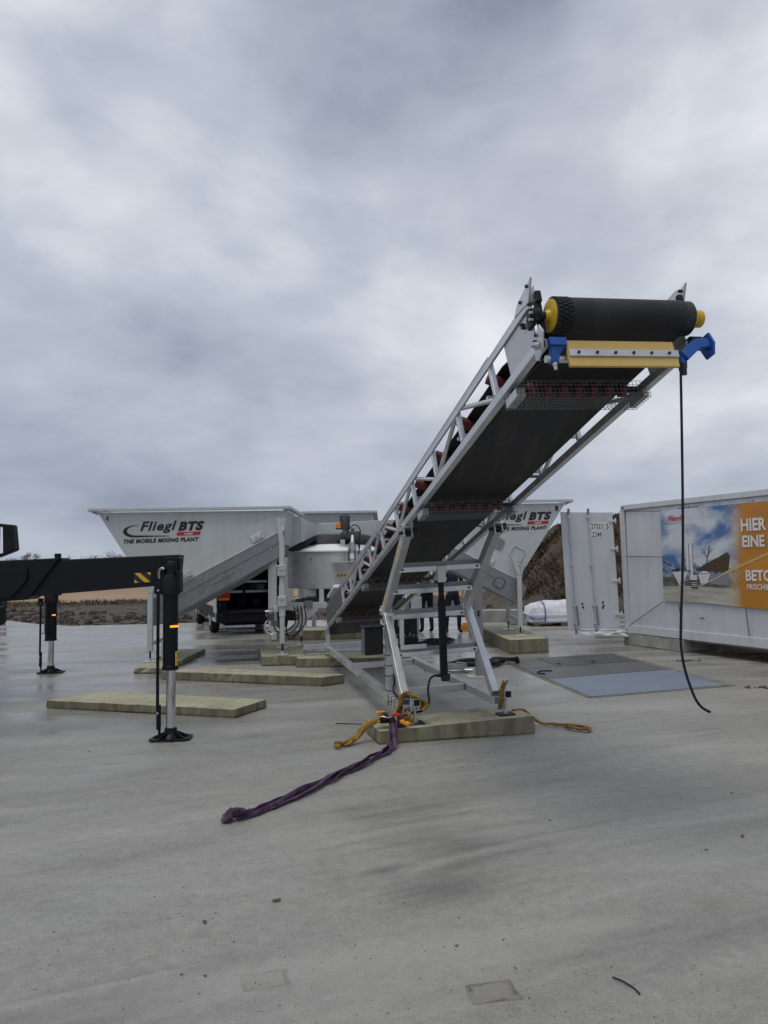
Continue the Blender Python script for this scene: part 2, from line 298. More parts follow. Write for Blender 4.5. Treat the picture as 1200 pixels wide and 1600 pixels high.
# ------------------------------------------------------------------ mesh helpers
V = Vector
def rootloc(p):
    q = V((0, 0, 0))
    while p is not None: q += p.location; p = p.parent
    return q
class MB:
    """collects world-space geometry; build() links it as one mesh object"""
    def __init__(s): s.v = []; s.f = []
    def add(s, vs, fs):
        o = len(s.v); s.v += [V(x) for x in vs]; s.f += [tuple(i + o for i in f) for f in fs]; return s
    def hexa(s, c8):
        return s.add(c8, [(0, 3, 2, 1), (4, 5, 6, 7), (0, 1, 5, 4), (1, 2, 6, 5), (2, 3, 7, 6), (3, 0, 4, 7)])
    def box(s, c, size, X=V((1, 0, 0)), Y=V((0, 1, 0)), Z=V((0, 0, 1))):
        c = V(c); a, b, d = size[0] / 2, size[1] / 2, size[2] / 2
        P = lambda i, j, k: c + X * (a * i) + Y * (b * j) + Z * (d * k)
        return s.hexa([P(-1, -1, -1), P(1, -1, -1), P(1, 1, -1), P(-1, 1, -1), P(-1, -1, 1), P(1, -1, 1), P(1, 1, 1), P(-1, 1, 1)])
    def beam(s, p, q, w, h, up=V((0, 0, 1)), hollow=False):
        p, q = V(p), V(q); d = (q - p).normalized(); sx = d.cross(V(up)); 
        if sx.length < 1e-4: sx = d.cross(V((1, 0, 0)))
        sx.normalize(); uz = sx.cross(d).normalized()
        ring = lambda c, k: [c + sx * (w / 2 * k * i) + uz * (h / 2 * k * j) for i, j in ((-1, -1), (1, -1), (1, 1), (-1, 1))]
        if not hollow:
            return s.hexa(ring(p, 1) + ring(q, 1))
        k = max(0.5, 1 - 0.012 / min(w, h)); 
        vs = ring(p + d * 0.06, k) + ring(p, k) + ring(p, 1) + ring(q, 1) + ring(q, k) + ring(q - d * 0.06, k)
        fs = [(0, 1, 2, 3), (20, 23, 22, 21)]
        for r in range(5):
            for i in range(4): fs.append((r * 4 + i, (r + 1) * 4 + i, (r + 1) * 4 + (i + 1) % 4, r * 4 + (i + 1) % 4))
        return s.add(vs, fs)
    def cyl(s, p, q, r, seg=20, r2=None):
        return s.lathe(p, (V(q) - V(p)), [(0, r), (1, r if r2 is None else r2)], seg)
    def lathe(s, p, axis, prof, seg=24):
        """prof: list of (t along axis, radius); ends are capped"""
        p, axis = V(p), V(axis); d = axis.normalized(); a = d.orthogonal().normalized(); b = d.cross(a)
        vs = []; fs = []
        for t, r in prof:
            for i in range(seg): an = 2 * math.pi * i / seg; vs.append(p + axis * t + (a * math.cos(an) + b * math.sin(an)) * r)
        for k in range(len(prof) - 1):
            for i in range(seg): j = (i + 1) % seg; fs.append((k * seg + i, k * seg + j, (k + 1) * seg + j, (k + 1) * seg + i))
        fs.append(tuple(reversed(range(seg)))); fs.append(tuple(range((len(prof) - 1) * seg, len(prof) * seg)))
        return s.add(vs, fs)
    def tube(s, pts, r, seg=10, closed=False, flat=1.0):
        pts = [V(p) for p in pts]; n = len(pts); vs = []; fs = []; prev = None
        for i, p in enumerate(pts):
            if closed: d = pts[(i + 1) % n] - pts[i - 1]
            else: d = pts[min(i + 1, n - 1)] - pts[max(i - 1, 0)]
            d.normalize()
            a = (prev - d * prev.dot(d)) if prev is not None else d.orthogonal()
            if a.length < 1e-5: a = d.orthogonal()
            a.normalize(); prev = a; b = d.cross(a); rr = r(i / (n - 1)) if callable(r) else r
            for k in range(seg): an = 2 * math.pi * k / seg; vs.append(p + a * (rr * math.cos(an)) + b * (rr * flat * math.sin(an)))
        m_ = n if closed else n - 1
        for i in range(m_):
            for k in range(seg):
                i2 = (i + 1) % n; k2 = (k + 1) % seg; fs.append((i * seg + k, i * seg + k2, i2 * seg + k2, i2 * seg + k))
        if not closed: fs.append(tuple(reversed(range(seg)))); fs.append(tuple(range((n - 1) * seg, n * seg)))
        return s.add(vs, fs)
    def prism(s, poly, off):
        """poly: planar list of points; extruded by vector off"""
        poly = [V(p) for p in poly]; off = V(off); n = len(poly)
        nr = V((0, 0, 0))
        for i in range(n): nr += poly[i].cross(poly[(i + 1) % n])
        if nr.dot(off) < 0: poly = poly[::-1]
        return s.add(poly + [p + off for p in poly], [tuple(reversed(range(n))), tuple(range(n, 2 * n))] + [(i, (i + 1) % n, n + (i + 1) % n, n + i) for i in range(n)])
    def build(s, name, mat, parent=None, bevel=0.0, smooth=False, sub=0):
        o0 = rootloc(parent) if parent else V((0, 0, 0))
        if parent is None and s.v:
            xs = [p.x for p in s.v]; ys = [p.y for p in s.v]; zs = [p.z for p in s.v]
            o0 = V(((min(xs) + max(xs)) / 2, (min(ys) + max(ys)) / 2, min(zs)))
        me = bpy.data.meshes.new(name); me.from_pydata([tuple(p - o0) for p in s.v], [], s.f); me.update()
        if smooth: me.shade_smooth() if hasattr(me, 'shade_smooth') else None
        me.materials.append(mat)
        o = bpy.data.objects.new(name, me); COL.objects.link(o)
        if parent: o.parent = parent
        else: o.location = o0
        if bevel:
            b = o.modifiers.new('bevel', 'BEVEL'); b.width = bevel; b.segments = 2; b.limit_method = 'ANGLE'; b.angle_limit = R(40)
        if smooth and not sub:
            try: me.set_sharp_from_angle(angle=R(42))
            except Exception: pass
        if sub:
            b = o.modifiers.new('subdivision', 'SUBSURF'); b.levels = sub; b.render_levels = sub
        return o
def tag(o, label, cat=None, group=None, kind=None):
    if label: o['label'] = label
    if cat: o['category'] = cat
    if group: o['group'] = group
    if kind: o['kind'] = kind
    return o
def thing(name, loc, label, cat, group=None):
    o = bpy.data.objects.new(name, None); COL.objects.link(o); o.location = loc; o.empty_display_size = 0.2
    return tag(o, label, cat, group)
def spline(ctrl, n=8):
    """Catmull-Rom through control points"""
    c = [V(p) for p in ctrl]; c = [c[0] * 2 - c[1]] + c + [c[-1] * 2 - c[-2]]; out = []
    for i in range(1, len(c) - 2):
        for k in range(n):
            t = k / n; a, b, d, e = c[i - 1], c[i], c[i + 1], c[i + 2]
            out.append(0.5 * ((2 * b) + (d - a) * t + (2 * a - 5 * b + 4 * d - e) * t * t + (3 * b - a - 3 * d + e) * t ** 3))
    out.append(c[-2]); return out
def text(body, name, mat, parent, p0, xd, zd, w, h, shear=0.0, bold=0.0, proud=0.003, space=1.0):
    """flat lettering fitted to a box of width w and height h at p0 (lower left)"""
    cu = bpy.data.curves.new('lettering', 'FONT'); cu.body = body; cu.offset = bold; cu.resolution_u = 3; cu.space_character = space
    to = bpy.data.objects.new('tmp', cu); COL.objects.link(to)
    me = bpy.data.meshes.new_from_object(to.evaluated_get(bpy.context.evaluated_depsgraph_get())); COL.objects.unlink(to); bpy.data.objects.remove(to)
    vs = [V((v.co.x + shear * v.co.y, v.co.y)) for v in me.vertices]
    x0 = min(v.x for v in vs); x1 = max(v.x for v in vs); y0 = min(v.y for v in vs); y1 = max(v.y for v in vs)
    xd, zd = V(xd), V(zd); nd_ = xd.cross(zd)
    m = MB(); m.add([V(p0) + xd * ((v.x - x0) / (x1 - x0) * w) + zd * ((v.y - y0) / (y1 - y0) * h) + nd_ * proud for v in vs], [tuple(p.vertices) for p in me.polygons])
    return m.build(name, mat, parent)

X, Y, Z = V((1, 0, 0)), V((0, 1, 0)), V((0, 0, 1))

# ------------------------------------------------------------------ setting: pad, terrain, plates, slabs
pad_outline = [(-40, -8), (40, -8), (40, 24.6), (9, 24.4), (2, 23.8), (-2.5, 23.4), (-5.3, 23.2), (-6.9, 22.8), (-9.3, 22.5), (-10.7, 23.4), (-13.0, 25.7), (-18, 29.5), (-40, 36)]
m = MB(); m.prism([(x, y, -0.14) for x, y in pad_outline], (0, 0, 0.14))
pad = m.build('concrete_pad', M['ground']); tag(pad, 'wet grey concrete yard floor with drag streaks and damp stains', kind='structure')

def sstep(a, b, x):
    t = max(0.0, min(1.0, (x - a) / (b - a))); return t * t * (3 - 2 * t)
def pad_edge(x):
    pts = [(-40, 36), (-18, 29.5), (-13.0, 25.7), (-10.7, 23.4), (-9.3, 22.5), (-6.9, 22.8), (-5.3, 23.2), (-2.5, 23.4), (2, 23.8), (9, 24.4), (40, 24.6)]
    if x <= -40: return 36
    for (a, b), (c, d) in zip(pts, pts[1:]):
        if x <= c: return b + (d - b) * (x - a) / (c - a)
    return 24.6
def mound_h(x, y):
    return 3.35 * sstep(4.0, 8.2, x + 0.5 * noise.noise(V((x * .5, y * .5, 3)))) * sstep(25.6, 29.6, y + 0.5 * noise.noise(V((x * .6, y * .4, 8)))) * (1 - 0.8 * sstep(34, 42, y))
def terrain_h(x, y):
    e = pad_edge(x); k = sstep(e - 0.15, e + 1.2, y)
    if y < e - 0.1: return -0.2
    p = V((x, y, 0))
    rough = noise.fractal(p * 0.9, 1.0, 2.0, 5) * 0.10 + noise.fractal(p * 0.16, 1.0, 2.0, 3) * 0.10
    fadefar = 1 - sstep(40, 120, y) * 0.8
    h = -0.13 + k * (0.10 + rough * fadefar) + 0.12 * sstep(33.5, 36, y)
    return h + mound_h(x, y) * (1 + 0.08 * noise.fractal(p * 1.3, 1.0, 2.0, 4))
ys = [-60, -8, 10, 20, 21.5] + [22 + 0.22 * i for i in range(110)]
while ys[-1] < 3500: ys.append(ys[-1] + max(0.3, (ys[-1] - 44) * 0.12))
xs = [-18 + 0.24 * i for i in range(150)]
d = 0.3
while xs[-1] < 2500: d *= 1.16; xs.append(xs[-1] + d)
d = 0.3
while xs[0] > -2500: d *= 1.13; xs.insert(0, xs[0] - d)
m = MB(); vs = [V((x, y, terrain_h(x, y))) for y in ys for x in xs]; nx = len(xs)
m.add(vs, [(j * nx + i, j * nx + i + 1, (j + 1) * nx + i + 1, (j + 1) * nx + i) for j in range(len(ys) - 1) for i in range(nx - 1)])
ter = m.build('terrain', M['terrain'], smooth=True); ter.data.attributes.get('sharp_edge') and ter.data.attributes.remove(ter.data.attributes['sharp_edge'])
tag(ter, 'dark churned soil with brown stubble field and earth mound beyond', kind='structure')

# dry grass on the mound and along the field edge
rg = random.Random(3); m = MB()
def blade(p, h, w, lean):
    a = rg.uniform(0, 6.28); dx = V((math.cos(a), math.sin(a), 0)); sd_ = V((-dx.y, dx.x, 0)) * w
    m.add([p - sd_, p + sd_, p + dx * lean * 0.4 + Z * h * 0.65 + sd_ * 0.6, p + dx * lean + Z * h], [(0, 1, 2), (0, 2, 3)])
cnt = 0
while cnt < 15000:
    x = rg.uniform(4.2, 17); y = rg.uniform(26, 33)
    if mound_h(x, y) < 0.35 or noise.noise(V((x * .8, y * .8, 5))) < -0.25: continue
    blade(V((x, y, terrain_h(x, y) - 0.03)), rg.uniform(0.07, 0.26), rg.uniform(0.008, 0.02), rg.uniform(0.05, 0.3)); cnt += 1
for _ in range(4000):
    x = rg.uniform(-34, -3); y = rg.gauss(35.4, 0.6)
    blade(V((x, y, terrain_h(x, y) - 0.02)), rg.uniform(0.05, 0.2), rg.uniform(0.008, 0.018), rg.uniform(0.05, 0.25))
tag(m.build('dry_grass', M['grass']), 'brown dry grass and weeds on the earth mound and field edge', 'grass', kind='stuff')

# clods of soil lying along the pad edge
m = MB()
for _ in range(900):
    x = rg.uniform(-17, 12); y = pad_edge(x) + abs(rg.gauss(0.4, 2.4)); r = rg.uniform(0.03, 0.13); c = V((x, y, terrain_h(x, y) + r * 0.2))
    vs = [c + V((rg.uniform(.6, 1.2) * r * i, rg.uniform(.6, 1.2) * r * j, rg.uniform(.4, .9) * r * k)) for i, j, k in ((-1, -1, -1), (1, -1, -1), (1, 1, -1), (-1, 1, -1), (-.7, -.7, 1), (.7, -.7, 1), (.7, .7, 1), (-.7, .7, 1))]
    m.hexa(vs)
tag(m.build('soil_clods', M['terrain']), 'loose clods of dark soil strewn beyond the concrete edge', 'soil', kind='stuff')

# grit and crumbs on the concrete
m = MB()
for _ in range(6000):
    y = 2.6 + 14 * rg.random() ** 1.5; x = rg.uniform(-0.62, 0.62) * y; r = rg.uniform(0.001, 0.0042) * (1 if rg.random() < .97 else 2.4)
    m.add([V((x + r * rg.uniform(-1.3, 1.3), y + r * rg.uniform(-1.3, 1.3), 0.0005 + (r if k == 3 else 0))) for k in range(4)], [(0, 1, 3), (1, 2, 3), (2, 0, 3)])
tag(m.build('grit', M['pl_dark']), 'fine dark grit and crumbs scattered over the concrete', 'grit', kind='stuff')

# steel cover plates set into the floor
c00, c10, c11, c01 = V((2.566, 9.623, 0)), V((4.62, 10.35, 0)), V((4.13, 14.05, 0)), V((1.99, 13.2, 0))
def pq(u_, v_): return c00 * (1 - u_) * (1 - v_) + c10 * u_ * (1 - v_) + c11 * u_ * v_ + c01 * (1 - u_) * v_
def plate(name, u0, u1, v0, v1, mat, label, z=0.010):
    m = MB(); m.prism([pq(a, b) + Z * 0.002 for a, b in ((u0, v0), (u1, v0), (u1, v1), (u0, v1))], (0, 0, z)); o = m.build(name, mat, bevel=0.003); return tag(o, label, 'floor plate', 'steel plates set in the concrete floor')
plate('floor_plate', 0.006, 0.994, 0.006, 0.415, M['pl_blue'], 'pale blue-grey floor plate, nearest of the row before the banner container')
plate('floor_plate', 0.006, 0.994, 0.425, 0.70, M['pl_mid'], 'long dull grey floor plate between the blue one and the farthest ones')
plate('floor_plate', 0.006, 0.30, 0.71, 0.992, M['pl_mid'], 'small grey floor plate at the far left of the plate row')
plate('floor_plate', 0.308, 0.60, 0.71, 0.992, M['pl_dark'], 'dark middle floor plate in the farthest row of plates')
plate('floor_plate', 0.608, 0.994, 0.71, 0.992, M['pl_dark'], 'dark floor plate at the far right of the row, nearest the container')
fr = thing('plate_frame', (3.3, 11.8, 0), 'muddy steel edging around the row of floor plates', 'frame')
for a, b in (((0, 0), (1, 0)), ((1, 0), (1, 1)), ((1, 1), (0, 1)), ((0, 1), (0, 0))):
    p, q = pq(*a), pq(*b); o_ = (p - q).cross(Z).normalized() * (0.045 if a != (1, 0) else 0.11)
    if (p + o_ - pq(.5, .5)).length < (p - pq(.5, .5)).length: o_ = -o_
    m = MB(); dd = (q - p).normalized() * 0.02; m.prism([p - dd + Z * 0.001, q + dd + Z * 0.001, q + dd + o_ + Z * 0.001, p - dd + o_ + Z * 0.001], (0, 0, 0.006)); m.build('edge_strip', M['rust'], fr)
m = MB(); m.tube(spline([pq(.06, .52) + Z * .02, pq(.03, .56) + Z * .02, pq(.08, .6) + Z * .02, pq(.16, .585) + Z * .02], 6), 0.012); m.build('lifting_loop', M['black'], fr)
for q in (0.3, 0.6):
    m = MB(); m.tube([pq(q + .05, .75) + Z * .018, pq(q + .05, .79) + Z * .018], 0.01, 6); m.build('lifting_loop', M['black'], fr)

# concrete slabs and blocks
def slab(poly, h, label, mat='slab', z0=0.0, tilt=0.0, name='concrete_block', group='concrete blocks under the machines', jit=0.012):
    rr = random.Random(hash(label) % 999 if False else len(label)); m = MB(); n = len(poly)
    # subdivided rim so that the edges are slightly chipped
    lo = []; hi = []
    for i in range(n):
        a, b = V((*poly[i], z0)), V((*poly[(i + 1) % n], z0)); k = max(3, int((b - a).length / 0.09))
        for j in range(k):
            p = a.lerp(b, j / k); lo.append(p)
            c = V((sum(x for x, _ in poly) / n, sum(y for _, y in poly) / n, z0))
            t = V((p.x, p.y, z0 + h)) + (c - p).normalized() * (0.006 + abs(rr.gauss(0, jit * .6)) + (rr.uniform(.015, .04) if rr.random() < .09 else 0)) + Z * (rr.uniform(-jit * .5, 0) + tilt * (p.x - c.x)); hi.append(t)
    k = len(lo); cen = sum(hi, V((0, 0, 0))) / k; inner = [p.lerp(cen, 0.04) + Z * 0.006 for p in hi]
    cb0 = sum(lo, V((0, 0, 0))) / k; under = [p + (cb0 - p).normalized() * 0.018 for p in lo]; lo = [p + Z * 0.022 for p in lo]
    m.add(lo + hi + inner + under, [(i, (i + 1) % k, k + (i + 1) % k, k + i) for i in range(k)] + [(3 * k + i, 3 * k + (i + 1) % k, (i + 1) % k, i) for i in range(k)] + [(k + i, k + (i + 1) % k, 2 * k + (i + 1) % k, 2 * k + i) for i in range(k)] + [tuple(2 * k + i for i in range(k)), tuple(reversed(range(3 * k, 4 * k)))])
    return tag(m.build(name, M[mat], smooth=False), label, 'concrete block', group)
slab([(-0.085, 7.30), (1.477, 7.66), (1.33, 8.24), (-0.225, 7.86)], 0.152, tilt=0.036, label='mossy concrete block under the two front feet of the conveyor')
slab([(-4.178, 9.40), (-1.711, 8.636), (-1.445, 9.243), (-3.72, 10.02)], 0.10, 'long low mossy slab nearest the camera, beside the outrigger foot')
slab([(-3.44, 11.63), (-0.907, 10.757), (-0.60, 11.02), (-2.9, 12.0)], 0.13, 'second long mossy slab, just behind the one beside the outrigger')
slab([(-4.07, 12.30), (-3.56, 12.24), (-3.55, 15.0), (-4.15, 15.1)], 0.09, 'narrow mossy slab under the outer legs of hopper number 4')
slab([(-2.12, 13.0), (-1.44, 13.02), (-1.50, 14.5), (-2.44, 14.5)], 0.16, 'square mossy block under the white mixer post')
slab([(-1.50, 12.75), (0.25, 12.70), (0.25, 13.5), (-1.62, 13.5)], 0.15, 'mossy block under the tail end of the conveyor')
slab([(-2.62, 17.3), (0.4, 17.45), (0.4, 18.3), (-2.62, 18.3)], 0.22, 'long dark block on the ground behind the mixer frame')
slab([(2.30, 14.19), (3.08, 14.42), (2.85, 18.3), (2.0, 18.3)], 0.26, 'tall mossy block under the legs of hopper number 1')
slab([(2.25, 20.6), (3.75, 20.6), (3.75, 21.1), (2.25, 21.1)], 0.40, 'pale low concrete wall behind the legs of hopper number 1', mat='greyconc', name='low_wall')
dC = V((0.386, -0.922, 0)); nC = V((-0.922, -0.386, 0))
C0 = V((4.87, 15.54, 0))
p = C0 + nC * 0.02; q = C0 + dC * 1.62 + nC * 0.02
slab([(p.x, p.y), (q.x, q.y), ((q - nC * .6).x, (q - nC * .6).y), ((p - nC * .6).x, (p - nC * .6).y)], 0.225, 'grey concrete beam under the near corner of the banner container', mat='greyconc')
p = C0 + dC * 4.6 + nC * -.05; q = C0 + dC * 6.0 - nC * .05
slab([(p.x, p.y), (q.x, q.y), ((q - nC * .6).x, (q - nC * .6).y), ((p - nC * .6).x, (p - nC * .6).y)], 0.225, 'grey concrete beam under the far right end of the container', mat='greyconc')
# ------------------------------------------------------------------ belt conveyor
CO = V((0.8663, 4.1931, 2.8899)); PHI, AL, BANK = 0.21332, 0.25160, 0.03987
cu_ = V((0.20503996, -0.94656281, 0.24895273)); cw = V((0.97445649, 0.22123423, 0.0386)).normalized(); cn = V((-0.09161419, 0.23467906, 0.96774613)).normalized()
ch = V((math.sin(PHI), -math.cos(PHI), 0)); cwh = V((math.cos(PHI), math.sin(PHI), 0))
CW = 0.985
def P(s, w, n): return CO + cu_ * (s - 0.232) + cw * w + cn * n
def Q(h, w, z): p = CO + ch * h + cwh * w; return V((p.x, p.y, z + (w - 0.5) * 0.0395))
conv = thing('belt_conveyor', Q(-5.5, CW / 2, 0), 'galvanised inclined belt conveyor with black belt on a folding support frame', 'conveyor')
G = M['galv']
def part(name, mat, fn, parent=None, bevel=0.0, smooth=False, label=None):
    m = MB(); fn(m); o = m.build(name, mat, parent or conv, bevel, smooth)
    if label: o['label'] = label
    return o
TAIL, HEAD, TOPN = -8.70, 0.297, 0.338
sk = [-0.44 - 0.732 * k for k in range(11)]
for sgn, w0 in ((-1, 0.0), (1, CW)):
    wi = w0 - sgn * 0.025
    part('lower_chord', G, lambda m: m.beam(P(TAIL, wi, 0.029), P(HEAD, wi, 0.029), 0.05, 0.058, cn, True), bevel=0.004)
    part('upper_chord', G, lambda m: (m.beam(P(TAIL + 0.1, wi, TOPN), P(HEAD - 0.06, wi, TOPN), 0.05, 0.012, cn), m.beam(P(TAIL + 0.1, wi + sgn * 0.021, TOPN - 0.028), P(HEAD - 0.06, wi + sgn * 0.021, TOPN - 0.028), 0.008, 0.044, cn)), bevel=0.002)
    part('upper_chord', G, lambda m: m.tube([P(TAIL + 0.15, wi + sgn * 0.012, TOPN + 0.018), P(-0.45, wi + sgn * 0.012, TOPN + 0.018)], 0.011, 8), smooth=True)
    for k in range(10):
        part('truss_post', G, lambda m: m.beam(P(sk[k], wi, 0.07), P(sk[k] - 0.035, wi, TOPN - 0.005), 0.036, 0.036, cu_), bevel=0.003)
    for k in range(0, 10):
        a, b = (sk[k + 1], sk[k]) if k % 2 == 0 else (sk[k], sk[k + 1])
        e = 0.05 if k % 2 == 0 else -0.05
        part('truss_diagonal', G, lambda m: m.tube([P(b - (0.045 if k % 2 == 0 else -0.045), wi, 0.068), P(a + (0.02 if k % 2 == 0 else -0.05), wi, TOPN - 0.01)], 0.017, 10), smooth=True)
    # head side plate with frame, pointed end lug and black take-up block
    part('side_plate', M['galv_light'], lambda m: m.prism([P(-0.16, wi + sgn * .012, 0.07), P(0.245, wi + sgn * .012, 0.07), P(0.235, wi + sgn * .012, TOPN - .03), P(-0.19, wi + sgn * .012, TOPN - .03)], cw * 0.008), bevel=0.001)
    part('end_lug', G, lambda m: m.prism([P(0.06, wi + sgn * .03, TOPN - .0), P(0.27, wi + sgn * .03, TOPN - .03), P(0.345, wi + sgn * .03, TOPN + .085), P(0.12, wi + sgn * .03, TOPN + .045)], cw * 0.012), bevel=0.001)
    part('end_lug', G, lambda m: m.prism([P(0.10, wi, TOPN - .03), P(0.27, wi, TOPN - .03), P(0.30, wi, TOPN + .06), P(0.20, wi, TOPN + .06)], cw * -sgn * 0.01))
    for s_, n_ in ((0.29, TOPN + .062), (0.175, TOPN + .03), (0.14, 0.24), (0.15, 0.215)):
        part('bolt', M['bolt'], lambda m: m.cyl(P(s_, wi + sgn * 0.015, n_), P(s_, wi + sgn * 0.040, n_), 0.011, 8))
    part('take_up_block', M['blackplastic'], lambda m: (m.box(P(0.292, wi - sgn * .012, 0.20), (0.04, 0.035, 0.20), cu_, cw, cn), m.box(P(0.315, wi - sgn * .012, 0.315), (0.03, 0.035, 0.07), cu_, cw, cn)), bevel=0.005)
for k in range(10):
    part('cross_member', G, lambda m: m.beam(P(sk[k] - 0.02, 0.04, 0.115), P(sk[k] - 0.02, CW - 0.04, 0.115), 0.04, 0.04, cn), bevel=0.003)
# belt: return run, curve round the head drum, troughed carrying run
DC = (0.325, 0.186); DR = 0.104
def belt_path():
    w0, w1 = 0.124, 0.895
    pts = [(TAIL + .25, 0.085, 0)]
    pts += [(-7.8 + i * 0.73, 0.086 + 0.004 * math.sin(i * 1.3), 0) for i in range(11)]
    for i in range(13):
        a = -math.pi / 2 + math.pi * i / 12; pts.append((DC[0] + DR * math.cos(a), DC[1] + DR * math.sin(a), 0))
    pts += [(0.0, 0.278, 0.0), (-0.5, 0.275, 0.6)] + [(-1.0 - i * 0.75, 0.255 - 0.02, 1.0) for i in range(10)] + [(TAIL + .2, 0.24, 0.3)]
    for i in range(1, 8):
        a = math.pi / 2 + math.pi * i / 8; pts.append((TAIL + .2 + 0.09 * math.cos(a), 0.15 + 0.09 * math.sin(a), 0))
    return pts, w0, w1
def mk_belt(m):
    pts, w0, w1 = belt_path(); nw = 9; n = len(pts); vs = []
    for t in (0, 1):
        for i, (s_, n_, tr) in enumerate(pts):
            a = pts[i - 1]; b = pts[(i + 1) % n]; ds, dn = b[0] - a[0], b[1] - a[1]; ll = math.hypot(ds, dn); ns, nn_ = -dn / ll * 0.010 * t, ds / ll * 0.010 * t
            for j in range(nw):
                f = j / (nw - 1); edge = max(0, abs(f - 0.5) * 2 - 0.38) / 0.62
                wl = w0 + (0.052 if 11 < i < 26 else 0.0); vs.append(P(s_ - ns * -1, wl + (w1 - wl) * f, n_ + nn_ + tr * edge * 0.085))
    fs = []; o2 = n * nw
    for i in range(n):
        i2 = (i + 1) % n
        for j in range(nw - 1):
            fs.append((i * nw + j, i2 * nw + j, i2 * nw + j + 1, i * nw + j + 1)); fs.append((o2 + i * nw + j, o2 + i * nw + j + 1, o2 + i2 * nw + j + 1, o2 + i2 * nw + j))
        fs.append((i * nw, o2 + i * nw, o2 + i2 * nw, i2 * nw)); fs.append((i * nw + nw - 1, i2 * nw + nw - 1, o2 + i2 * nw + nw - 1, o2 + i * nw + nw - 1))
    m.add(vs, fs)
part('belt', M['belt'], mk_belt, smooth=True)
drum = part('head_drum', M['lag'], lambda m: m.lathe(P(DC[0], 0.085, DC[1]), cw * 0.87, [(0, DR - .012), (0.004, DR - 0.004), (0.996, DR - 0.004), (1, DR - .012)], 40), smooth=True)
def lagging(m):
    nt = 26
    for row in range(3):
        for i in range(nt):
            a = 2 * math.pi * (i + 0.5 * (row % 2)) / nt; da = math.pi / nt * 0.86; w_ = 0.104 + 0.029 * row; dw = 0.026
            q = [(a, w_ - dw), (a + da, w_), (a, w_ + dw), (a - da, w_)]
            ptx = lambda aa, ww, r: P(DC[0] + r * math.cos(aa), min(max(ww, 0.087), 0.185), DC[1] + r * math.sin(aa))
            vs = [ptx(aa, ww, DR - 0.004) for aa, ww in q] + [ptx(a + (aa - a) * .82, w_ + (ww - w_) * .82, DR + 0.003) for aa, ww in q]
            m.hexa(vs)
lg_ = part('drum_lagging', M['belt'], lagging, drum); lg_['kind'] = 'stuff'
part('drum_disc', M['yellow'], lambda m: m.lathe(P(DC[0], 0.050, DC[1]), cw * 0.05, [(0.0, 0.026), (0.25, 0.03), (0.45, 0.036), (0.5, DR - .026), (0.6, DR - .012), (1.0, DR - .010)], 36), drum, smooth=True)
part('drum_disc', M['yellow'], lambda m: m.lathe(P(DC[0], 0.955, DC[1]), cw * 0.012, [(0, DR - .014), (1, DR - .02)], 36), drum, smooth=True)
part('shaft', M['bolt'], lambda m: m.cyl(P(DC[0], -0.05, DC[1]), P(DC[0], 1.02, DC[1]), 0.024, 16), drum, smooth=True)
part('motor_cap', M['yellow'], lambda m: m.lathe(P(DC[0], 0.965, DC[1]), cw * 0.085, [(0, 0.03), (0.1, 0.044), (0.45, 0.044), (0.5, 0.05), (0.9, 0.05), (1, 0.04)], 24), smooth=True)
part('bearing', M['blackplastic'], lambda m: (m.lathe(P(DC[0], -0.045, DC[1]), cw * 0.07, [(0, 0.028), (0.15, 0.042), (0.8, 0.042), (1, 0.03)], 24), m.box(P(DC[0] - .03, -0.01, DC[1] - .01), (0.12, 0.025, 0.07), cu_, cw, cn)), bevel=0.003, smooth=True)
for ds, dn in ((0.03, 0.045), (0.045, -0.005), (0.02, -0.05)):
    part('bolt', M['zinc'], lambda m: m.cyl(P(DC[0] + ds * .7, -0.055, DC[1] + dn * .7), P(DC[0] + ds * .7, -0.03, DC[1] + dn * .7), 0.008, 8))
part('bearing', M['blackplastic'], lambda m: (m.lathe(P(DC[0], 0.90, DC[1]), cw * 0.05, [(0, 0.045), (0.8, 0.05), (1, 0.04)], 20), m.box(P(DC[0] - .04, 0.935, DC[1]), (0.16, 0.03, 0.09), cu_, cw, cn)), bevel=0.003, smooth=True)
# scraper below the drum
sc = lambda n_: (0.315 + (n_ - 0.06) * -0.10)
scr = part('belt_scraper', M['scraper'], lambda m: (m.prism([P(0.350, 0.135, 0.015), P(0.350, 0.80, 0.015), P(0.354, 0.80, -0.045), P(0.354, 0.135, -0.045)], cu_ * -0.02), m.prism([P(0.355, 0.130, -0.047), P(0.355, 0.806, -0.047), P(0.358, 0.806, -0.148), P(0.358, 0.130, -0.148)], cu_ * -0.02)), bevel=0.002)
part('clamp_strip', M['galv_light'], lambda m: m.beam(P(0.362, 0.135, -0.068), P(0.362, 0.812, -0.068), 0.008, 0.042, cn), scr, 0.001)
for i in range(6): part('bolt', M['bolt'], lambda m: m.cyl(P(0.362, 0.19 + i * 0.112, -0.068), P(0.374, 0.19 + i * 0.112, -0.068), 0.0085, 8), scr)
part('scraper_tube', G, lambda m: m.tube([P(0.30, 0.02, -0.075), P(0.30, 0.86, -0.075)], 0.021, 14), smooth=True)
